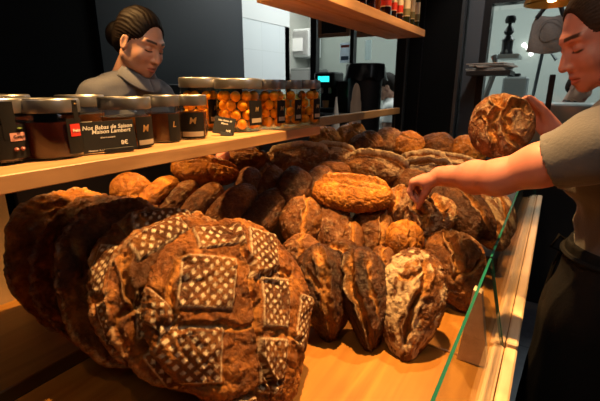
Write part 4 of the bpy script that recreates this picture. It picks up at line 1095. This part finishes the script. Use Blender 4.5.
bread('round_miche','dark stencilled round loaf, third back in the leaning row',CM,(-0.710,0.570,.990),(0.37,0.41,.075),frame_abs(-11,32,6),seed=13,N=130,taper=.08,gashes=[([(-.4,.95),(-.5,.2),(-.35,-.7)],.06,.04,.9)],patches=PC,face=.55,lump=.08,rough=.75)
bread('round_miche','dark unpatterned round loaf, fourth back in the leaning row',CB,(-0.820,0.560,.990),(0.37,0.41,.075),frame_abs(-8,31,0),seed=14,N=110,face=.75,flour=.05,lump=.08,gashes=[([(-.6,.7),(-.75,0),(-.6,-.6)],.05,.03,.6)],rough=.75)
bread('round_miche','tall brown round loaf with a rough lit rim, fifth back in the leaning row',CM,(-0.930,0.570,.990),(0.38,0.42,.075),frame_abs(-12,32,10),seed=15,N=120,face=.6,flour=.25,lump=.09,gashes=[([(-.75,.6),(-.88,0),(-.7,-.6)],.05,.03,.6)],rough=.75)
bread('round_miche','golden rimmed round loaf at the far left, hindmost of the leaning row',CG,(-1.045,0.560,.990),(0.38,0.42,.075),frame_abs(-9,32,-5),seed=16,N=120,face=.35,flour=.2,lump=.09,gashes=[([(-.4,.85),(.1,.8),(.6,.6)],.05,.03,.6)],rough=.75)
# ---- front row of standing loaves
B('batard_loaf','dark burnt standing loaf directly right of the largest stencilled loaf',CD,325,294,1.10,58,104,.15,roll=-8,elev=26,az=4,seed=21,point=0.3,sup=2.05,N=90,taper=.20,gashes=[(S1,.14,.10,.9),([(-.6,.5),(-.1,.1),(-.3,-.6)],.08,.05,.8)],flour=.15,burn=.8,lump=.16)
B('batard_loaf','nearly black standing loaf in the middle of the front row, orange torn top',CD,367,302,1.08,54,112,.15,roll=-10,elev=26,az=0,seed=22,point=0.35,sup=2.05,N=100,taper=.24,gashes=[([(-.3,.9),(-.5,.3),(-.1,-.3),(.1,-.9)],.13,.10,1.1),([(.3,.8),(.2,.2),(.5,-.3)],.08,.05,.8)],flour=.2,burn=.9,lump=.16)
B('batard_loaf','white floured standing loaf with a deep dark tear, nearest the glass front row',CB,412,308,1.05,70,122,.15,roll=4,elev=26,az=0,seed=23,point=0.35,sup=2.05,N=130,taper=.26,gashes=[([(.12,.9),(.28,.45),(.02,.0),(.0,-.6)],.11,.11,1.2),([(-.6,.5),(-.2,.45),(.1,.6)],.04,.04,.5)],flour=.9,flour_side=-.20,burn=.12,lump=.12)
B('round_loaf','golden topped loaf with a floured side, leaning by the glass behind the front row',CB,456,270,1.24,66,86,.15,roll=-16,elev=26,az=6,seed=24,point=0.3,sup=2.05,N=100,taper=.08,gashes=[([(.05,.95),(.12,.4),(.0,-.2)],.12,.12,1.0),([(.9,.2),(.5,-.1),(-.2,-.2)],.07,.06,.8)],flour=.35,flour_side=.5,lump=.10)
B('round_loaf','small dull brown loaf squeezed behind the burnt front loaves',CF,302,254,1.24,44,44,.12,roll=10,elev=45,seed=25,gashes=[(S2,.12,.08,.8)],flour=.35,lump=.14)
B('round_loaf','crackled brown loaf end above the nearly black front loaf',CD,344,258,1.25,44,40,.12,roll=-20,elev=50,seed=26,gashes=[(CR,.14,.10,1)],flour=.3,lump=.14)
B('round_loaf','round golden loaf end above the white floured front loaf',CG,405,240,1.28,40,42,.13,roll=0,elev=40,seed=27,gashes=[([(.2,.9),(.3,.2),(.3,-.8)],.14,.10,.8)],flour=.1,lump=.08)
B('round_loaf','small brown loaf end between the dark front loaf and the golden round one',CF,383,262,1.24,30,34,.10,roll=0,elev=45,seed=127,gashes=[(S2,.14,.1,.8)],flour=.3,lump=.1)
# ---- second row
B('batard_loaf','brown loaf with pale stripe in the second row, nearest the stencilled loaves',CB,301,222,1.40,44,56,.13,roll=6,elev=46,seed=31,point=0.15,gashes=[([(.15,.95),(.2,.3),(.1,-.8)],.10,.08,1.2)],flour=.35,lump=.10)
B('batard_loaf','dark brown scratched loaf in the middle of the second row',CF,333,228,1.42,42,56,.13,roll=-6,elev=46,seed=32,gashes=[([(.75,.9),(.8,0),(.7,-.8)],.12,.08,1.0)],flour=.40,lump=.10)
B('batard_loaf','orange sided dark loaf under the right end of the bright crosswise loaf',CB,373,230,1.42,44,54,.13,roll=-4,elev=46,seed=33,point=0.15,gashes=[([(.45,.95),(.45,.2),(.4,-.8)],.13,.10,1.1)],flour=.35,lump=.10)
B('batard_loaf','brown lower loaf between the two middle second row loaves',CB,352,244,1.36,26,46,.11,roll=0,elev=46,seed=34,gashes=[(S1,.16,.10,1)],flour=.3)
B('round_loaf','loaf with torn pale crust that the left hand touches',CF,430,216,1.34,56,46,.13,roll=-35,elev=50,seed=35,N=90,gashes=[([(-.5,.9),(-.4,.2),(-.5,-.8)],.16,.13,1.2),([(.3,.9),(.3,.2),(.2,-.8)],.13,.12,1.2)],flour=.6,lump=.12)
B('batard_loaf','bright orange glossy loaf lying crosswise on top of the pile',CG,353,193,1.42,40,82,.12,roll=96,elev=54,seed=36,N=110,taper=-.05,gashes=[([(-.42,.9),(-.25,.3),(-.3,-.3),(-.45,-.9)],.15,.09,1.0),([(.1,.7),(.18,.1),(.05,-.4)],.06,.03,.6)],flour=.05,lump=.06)
B('round_loaf','dark loaf end with pale flour at the right tip of the crosswise loaf',CF,397,205,1.48,34,44,.13,roll=20,elev=50,seed=37,gashes=[(S2,.15,.10,1)],flour=.5)
# ---- third row
B('batard_loaf','brown ridged loaf with a broad pale ear, behind the bright crosswise loaf',CB,376,168,1.68,38,68,.15,roll=100,elev=52,seed=41,N=100,gashes=[([(-.25,.95),(-.38,.2),(-.3,-.8)],.15,.14,1.6)],flour=.55,flour_side=-.3,lump=.06)
B('batard_loaf','brown oval loaf with a long curled ear below the shelf end',CB,296,158,1.74,34,70,.15,roll=84,elev=50,seed=42,N=100,gashes=[([(-.25,.95),(-.42,.2),(-.32,-.8)],.14,.15,1.6)],flour=.45,flour_side=-.3,lump=.06)
B('batard_loaf','loaf with a pale floury streak, right of the curled ear one',CF,334,157,1.80,32,48,.14,roll=98,elev=52,seed=43,gashes=[([(-.3,.9),(-.35,.1),(-.3,-.8)],.16,.12,1.4)],flour=.65,flour_side=0)
B('batard_loaf','plain reddish brown loaf under the shelf edge, left of the curled ear one',CB,247,159,1.66,26,46,.13,roll=88,elev=48,seed=44,gashes=[([(0,.9),(.05,0),(0,-.9)],.07,.04,.5)],lump=.05)
B('bread_roll','small pink toned roll end peeping under the shelf',simple('pink_roll',(.50,.17,.12),.5,bump=.3,scale=80,var=.2),222,158,1.58,18,14,.06,roll=-60,elev=45,seed=45,N=40)
B('batard_loaf','glossy golden loaf lying under the shelf edge above the slanting row',CG,205,171,1.52,34,70,.12,roll=100,elev=46,seed=46,N=100,gashes=[([(-.2,.9),(-.1,.3),(-.3,-.1),(-.2,-.8)],.14,.09,1.0)],flour=.05,lump=.07)
# ---- slanting row on the left
B('batard_loaf','golden loaf end first in the slanting row, beside the leaning miches',CG,131,190,1.4,40,40,.10,roll=50,elev=48,seed=51,lump=.06,gashes=[([(.6,.6),(.7,0),(.5,-.6)],.07,.04,.5)])
B('batard_loaf','golden brown slanting loaf, second in the slanting row',CG,156,198,1.41,30,58,.10,roll=46,elev=46,seed=52,lump=.05,flour=.08,gashes=[([(.7,.6),(.8,0),(.6,-.6)],.07,.04,.5)])
B('batard_loaf','brown slanting loaf with a pale dusty streak, third in the slanting row',CB,175,204,1.42,28,62,.10,roll=42,elev=46,seed=53,lump=.05,flour=.40)
B('batard_loaf','brown slanting loaf with faint dusting, fourth in the slanting row',CB,199,208,1.42,30,64,.10,roll=42,elev=46,seed=54,lump=.05,flour=.30)
B('batard_loaf','larger shadowed slanting loaf, fifth in the slanting row',CB,228,211,1.42,34,72,.11,roll=44,elev=46,seed=55,lump=.05,flour=.10)
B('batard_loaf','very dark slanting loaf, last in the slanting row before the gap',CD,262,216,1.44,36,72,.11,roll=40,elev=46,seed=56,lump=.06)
B('round_loaf','small tan loaf end above the slanting row, below the reddish brown loaf',CF,248,183,1.54,26,34,.11,roll=20,elev=46,seed=57,flour=.2)
B('batard_loaf','shadowed loaf with an orange tear, right of the small tan loaf end',CB,266,186,1.58,34,46,.12,roll=30,elev=46,seed=58,gashes=[([(-.3,.9),(-.4,0),(-.3,-.9)],.12,.10,1.2)],flour=.2)
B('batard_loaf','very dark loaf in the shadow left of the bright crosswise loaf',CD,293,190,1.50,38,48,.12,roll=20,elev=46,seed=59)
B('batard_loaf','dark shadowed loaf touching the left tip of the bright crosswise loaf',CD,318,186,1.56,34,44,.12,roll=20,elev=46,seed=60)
B('round_loaf','brown loaf end between the curled ear loaf and the bright crosswise one',CB,333,172,1.66,38,22,.12,roll=0,elev=50,seed=61)
# ---- far rows
FAR=[(325,141,2.15,34,26,60,CG,'golden slanting loaf at the back, first beyond the shelf end',.1),
(352,139,2.20,34,30,60,CG,'golden brown loaf at the back, right behind the end of the wooden rail',.2),
(366,146,2.10,30,30,55,CB,'brown loaf at the back with lined crust, behind the broad eared loaf',.3),
(389,144,2.20,34,28,40,CF,'dull brown loaf at the back with dark crevices, left of the smooth ones',.4),
(408,147,2.15,34,28,15,CG,'smooth golden brown loaf at the back below the pillar, left one',.15),
(439,149,2.15,36,28,-10,CB,'brown round loaf at the back below the pillar, middle one',.15),
(468,151,2.10,42,28,-15,CG,'tan golden loaf at the back with speckled side, beside the held loaf',.35)]
for i,(u,v,d,w,h,ro,m_,lab,fl) in enumerate(FAR):
    B('batard_loaf',lab,m_,u,v,d,w,h+6,.15,roll=ro,elev=42,seed=70+i,N=60,lump=.12,flour=fl,gashes=[([(-.6,.3),(0,.1),(.6,.3)],.08,.05,.8)] if i in (0,1,2,4) else ())
B('torn_loaf','pale floured loaf with spread ears, behind the left hand',CF,422,166,1.80,34,62,.12,roll=82,elev=50,seed=81,N=90,gashes=[([(-.4,.9),(-.5,.2),(-.4,-.8)],.12,.14,1.4),([(.2,.9),(.1,.2),(.2,-.8)],.12,.14,1.4)],flour=.95)
B('torn_loaf','white dusted loaf just above the left forearm',CF,455,166,1.86,26,54,.12,roll=100,elev=50,seed=82,N=70,gashes=[([(-.3,.9),(-.3,.2),(-.2,-.8)],.14,.14,1.4)],flour=.9)
B('batard_loaf','dark ridged loaf under the forearm, beside the torn pale loaf',CD,468,214,1.42,44,72,.12,roll=-38,elev=42,seed=83,N=90,gashes=[([(.3,.9),(.35,.2),(.3,-.8)],.10,.09,1.0)],flour=.12,lump=.07)
B('batard_loaf','dark loaf with bright floured edge by the glass, below the elbow',CF,488,222,1.50,36,66,.12,roll=-30,elev=42,seed=84,N=90,gashes=[([(.2,.9),(.1,.2),(.2,-.8)],.14,.13,1.4)],flour=.7)
B('batard_loaf','pale torn loaf standing against the glass, farthest right in the pile',CF,504,216,1.66,26,48,.10,roll=-16,elev=42,seed=85,gashes=[(S1,.16,.12,1.3)],flour=.8)
B('batard_loaf','shadowed dark loaf wedged below the left wrist',CD,448,200,1.50,40,50,.12,roll=-30,elev=45,seed=86)
B('batard_loaf','dark loaf half hidden between the hand and the third row',CB,412,186,1.62,40,36,.12,roll=20,elev=46,seed=87,flour=.3)
# ---- held loaf
B('round_loaf','round crusty loaf held up in the right hand, swirling torn top',CF,502,126,1.16,69,66,.13,roll=-10,elev=14,az=-8,seed=91,N=150,lump=.05,sup=2.1,rough=.6,gashes=[([(-.1,.9),(.15,.5),(-.2,.1),(-.05,-.8)],.12,.09,1.1),([(.85,.35),(.45,.55),(.2,.2),(.3,-.4),(.7,-.7)],.11,.09,1.1),([(-.8,.3),(-.4,.4),(-.3,.0)],.07,.05,.8)],flour=.5,flour_side=.30,burn=.5)
# ================================================================== PEOPLE
SK1=skin_mat('skin_warm',(.52,.20,.15)); SK2=skin_mat('skin_light',(.60,.33,.23)); SK3=skin_mat('skin_far',(.50,.26,.18))
def hairm(name,c):
    m,n,l,b=nt(name); tc=n.new('ShaderNodeTexCoord'); no=n.new('ShaderNodeTexNoise'); no.inputs['Scale'].default_value=60; no.inputs['Detail'].default_value=4; no.inputs['Distortion'].default_value=2
    l.new(tc.outputs['Object'],no.inputs[0]); r=n.new('ShaderNodeValToRGB'); r.color_ramp.elements[0].color=(*[k*.45 for k in c],1); r.color_ramp.elements[1].color=(*[k*1.7 for k in c],1); l.new(no.outputs['Fac'],r.inputs[0]); l.new(r.outputs[0],b.inputs['Base Color']); b.inputs['Roughness'].default_value=.6; b.inputs['Specular IOR Level'].default_value=.15; return m
HAIR=hairm('brown_hair',(.030,.016,.010)); HAIR2=hairm('dark_hair',(.010,.006,.0045))
GREY=simple('grey_jersey',(.095,.095,.105),.9,bump=.25,scale=160,sheen=.3); GREY2=simple('grey_cotton',(.13,.14,.17),.9,bump=.2,scale=160,sheen=.3)
APRON=simple('black_apron_cloth',(.007,.007,.008),.8,bump=.3,scale=120,spec=.15); TROU=simple('black_trousers',(.012,.012,.014),.8)
fwd=Vector((-.97,-.25,0))
J=dict(neck=(.165,1.275,1.425),chest=(.195,1.265,1.25),belly=(.205,1.27,1.08),pelvis=(.225,1.27,.93),shl=(.145,1.085,1.375),shr=(.205,1.445,1.375))
shL=P3(592,150,.86); elL=P3(497,178,1.0); wrL=P3(441,176,1.21)
hl=P3(412,184,1.30)-wrL
J['shl']=tuple(P3(600,138,.88))
J['arml']=dict(sh=tuple(shL),el=tuple(elL),wr=tuple(wrL),wd=0,fwd=tuple((P3(417,180,1.27)-wrL)),back=(-.15,-.1,1),side=(.3,-1,0),per=[(56,44,22),(56,50,28),(60,52,30),(66,52,30)],thumb=-5,tcurl=0,tz=1.1,h=.003,sleeve=.40,cuff=.066,s=1.02,spread=9)
wrR=P3(552,131,1.20)
J['armr']=dict(sh=J['shr'],el=(.185,1.50,1.17),wr=tuple(wrR),fwd=tuple(P3(534,112,1.22)-wrR),back=(.75,.55,-.25),side=(-.2,-.5,.7),per=[(22,38,25)]*4,thumb=10,tcurl=0,h=.0032,sleeve=.45,cuff=.066)
HM=head_matrix(P3(604,34,.98),(-.93,-.42),tilt=25)
make_person(dict(base=(.225,1.27,0),label='woman in grey t-shirt and black apron reaching over the loaves',J=J,head=HM,skin=SK1,hairmat=HAIR,shirt=GREY,trousers=TROU,apron=APRON,apron_top=1.06,apron_bot=.42,hairkw=dict(bun=(0,-.125,.05)),knot=8))
# left woman
hc=P3(141,42,1.60); hm=head_matrix(hc,(.99,.10),tilt=24,roll=4)
nk=hc+Vector((-.045,.0,-.135)); bx_=nk.x-.06
J=dict(neck=tuple(nk),chest=(bx_-.02,nk.y,nk.z-.17),belly=(bx_-.03,nk.y,nk.z-.34),pelvis=(bx_-.04,nk.y,nk.z-.50),shl=(bx_-.01,nk.y+.140,nk.z-.085),shr=(bx_-.01,nk.y-.140,nk.z-.085))
for s_,q in (('l',1),('r',-1)):
    sh=Vector(J['sh'+s_]); el=sh+Vector((-.03,q*.04,-.27)); wr=el+Vector((.10,-q*.04,-.17))
    J['arm'+s_]=dict(sh=tuple(sh),el=tuple(el),wr=tuple(wr),fwd=(1,-q*.2,-.5),back=(.3,0,1),side=(0,-q,0),h=.005,sleeve=.6,cuff=.066)
make_person(dict(base=(bx_-.04,nk.y,0),label='woman with tied dark hair in grey collared shirt, looking down behind the jars',J=J,head=hm,skin=SK2,hairmat=HAIR2,shirt=GREY2,trousers=TROU,hairkw=dict(bun=(.01,-.112,-.015),bunr=.052)))
rt=[o for o in D.objects if o.name.startswith('person')][-1]
# shirt collar of the left woman
m=MB(); nk=Vector(nk)
for q in (1,-1):
    vs=[];n=12
    for i in range(n+1):
        a=math.pi*(i/n)*.93; x=math.cos(a); y=math.sin(a)*q
        # opening towards +x
        X=.062*x; Y=.062*y; drop=.035*max(0,x)
        vs.append((nk.x+X+.004,nk.y+Y,nk.z+.045-drop)); vs.append((nk.x+X*1.42+.006,nk.y+Y*1.35,nk.z+.012-drop*1.9))
        vs.append((nk.x+X*1.45+.006,nk.y+Y*1.38,nk.z+.006-drop*1.9))
    fs=[]
    for i in range(n): fs+=[(3*i,3*i+3,3*i+4,3*i+1),(3*i+1,3*i+4,3*i+5,3*i+2)]
    m.add(vs,fs)
o=m.build('collar',GREY2,None,True,origin=rt.location); o.parent=rt; o.location=(0,0,0)
md=o.modifiers.new('s','SOLIDIFY'); md.thickness=.004
# people in the kitchen
def far_person(base,face,label,shirt,hh=1.62,bend=0,hair=True,trou=TROU):
    b_=Vector(base); fy=Vector((face[0],face[1],0)).normalized(); sx=fy.cross(Vector((0,0,1)))
    k=hh/1.65; ch=b_+Vector((0,0,1.20*k))+fy*bend*.5; nk=b_+Vector((0,0,1.38*k))+fy*bend*.8
    J=dict(neck=tuple(nk),chest=tuple(ch),belly=tuple(b_+Vector((0,0,1.03*k))+fy*bend*.2),pelvis=tuple(b_+Vector((0,0,.90*k))),shl=tuple(nk-sx*.165-Vector((0,0,.055))),shr=tuple(nk+sx*.165-Vector((0,0,.055))))
    for s_,q in (('l',-1),('r',1)):
        sh=Vector(J['sh'+s_]); el=sh+sx*q*.04+fy*.03-Vector((0,0,.26)); wr=el+fy*.2-Vector((0,0,.06))
        J['arm'+s_]=dict(sh=tuple(sh),el=tuple(el),wr=tuple(wr),fwd=tuple(fy*1+Vector((0,0,-.3))),back=(0,0,1),side=tuple(-sx*q),h=.006,sleeve=.5,cuff=.064)
    hm=head_matrix(nk+Vector((0,0,.16))+fy*(.03+bend*.2),face,tilt=20)
    make_person(dict(base=tuple(b_),label=label,J=J,head=hm,skin=SK3,hairmat=HAIR2,shirt=shirt,trousers=trou,hres=.005,hairkw=dict(h=.006,bunr=.0)))
WCOAT=simple('white_jacket',(.62,.60,.58),.8); DK=simple('dark_tshirt',(.012,.013,.017),.8)
p=atY(392,110,4.0); far_person((p.x+.06,4.0,0),(-.9,-.4),'kitchen worker in a white jacket behind the glazing, beside the pillar',WCOAT,1.56,.10)
p=atY(562,110,4.2); far_person((p.x-.02,4.2,0),(.7,-.7),'kitchen worker in a dark t-shirt seen through the window under the woman\'s chin',DK,1.56,.14)
# ================================================================== CAMERA
cam=D.cameras.new('camera'); cam.sensor_width=36; cam.lens=24; cam.clip_start=.02
co=D.objects.new('camera',cam); COL.objects.link(co); co.location=(0,0,EYE); co.rotation_euler=(math.pi/2-PITCH,0,YAW)
bpy.context.scene.camera=co
cam.dof.use_dof=True; cam.dof.focus_distance=1.12; cam.dof.aperture_fstop=10
# ================================================================== LIGHTS
def spot(loc,tgt,e,ang,size,col,blend=.6):
    l=D.lights.new('spot','SPOT'); l.energy=e; l.spot_size=math.radians(ang); l.spot_blend=blend; l.shadow_soft_size=size; l.color=col
    o=D.objects.new('track_spot_light',l); COL.objects.link(o); o.location=loc; o.rotation_euler=(Vector(tgt)-Vector(loc)).to_track_quat('-Z','Y').to_euler(); return o
def area(loc,tgt,e,sx,sy,col):
    l=D.lights.new('area','AREA'); l.shape='RECTANGLE'; l.size=sx; l.size_y=sy; l.energy=e; l.color=col
    o=D.objects.new('ceiling_light',l); COL.objects.link(o); o.location=loc; o.rotation_euler=(Vector(tgt)-Vector(loc)).to_track_quat('-Z','Y').to_euler(); return o
WARM=(1,.53,.17); WARM2=(1,.76,.55); COOL=(.95,1,.98)
spot((-.42,.98,2.75),(-.50,.72,.9),420,60,.022,WARM)
spot((-1.74,.62,2.80),(-1.08,.97,1.1),270,31,.025,WARM,.5)
spot((-.35,1.75,2.75),(-.45,1.5,1.0),190,60,.03,WARM)
spot((-.30,2.5,2.75),(-.50,2.2,1.0),80,50,.03,WARM)
spot((-.2,-.15,2.6),(-.85,.75,1.1),10,50,.04,WARM)  # weak front fill, added without a fixture
spot((-.3,.2,2.4),(.05,1.15,1.4),22,50,.08,WARM2)
spot((-.35,.25,2.6),(-1.45,1.2,1.5),26,26,.08,WARM2)
spot((-.75,2.25,2.8),(-1.25,2.15,1.2),28,50,.06,(1,.85,.68))  # added to brighten the paddle board behind the rail, source unseen
spot((-.25,2.0,2.8),(-.42,2.95,1.65),30,40,.06,(1,.90,.80))  # added to brighten the papers and tote bag by the window
area((-1.6,3.35,2.8),(-2.4,3.5,1.3),17,.8,.4,COOL)  # added to whiten the tiled wall, no fixture in view
area((1.3,1.2,2.85),(.5,1.6,0),8,.8,.8,(.95,.95,1))  # added to lift the dark aisle floor, source unseen
area((-1.0,4.3,2.85),(-1.0,4.3,0),26,2.0,.8,COOL)
area((.6,4.3,2.85),(.6,4.5,0),34,1.6,.8,COOL)
area((-2.9,4.6,2.85),(-2.9,4.8,0),9,.5,.5,(1,.97,.9))
area((-.3,-.6,2.85),(-.6,2.5,0),4,1.5,.8,(1,.85,.7))  # soft ambient fill added behind the camera
w=D.worlds.new('world'); bpy.context.scene.world=w; w.use_nodes=True; w.node_tree.nodes['Background'].inputs[0].default_value=(.5,.55,.6,1); w.node_tree.nodes['Background'].inputs[1].default_value=.02
sc=bpy.context.scene; sc.view_settings.view_transform='Standard'; sc.view_settings.look='None'; sc.view_settings.gamma=1; sc.view_settings.exposure=0
for o in list(D.objects):
    if o.type=='MESH' and o.parent is None and 'category' not in o and 'kind' not in o: print('UNTAGGED',o.name)
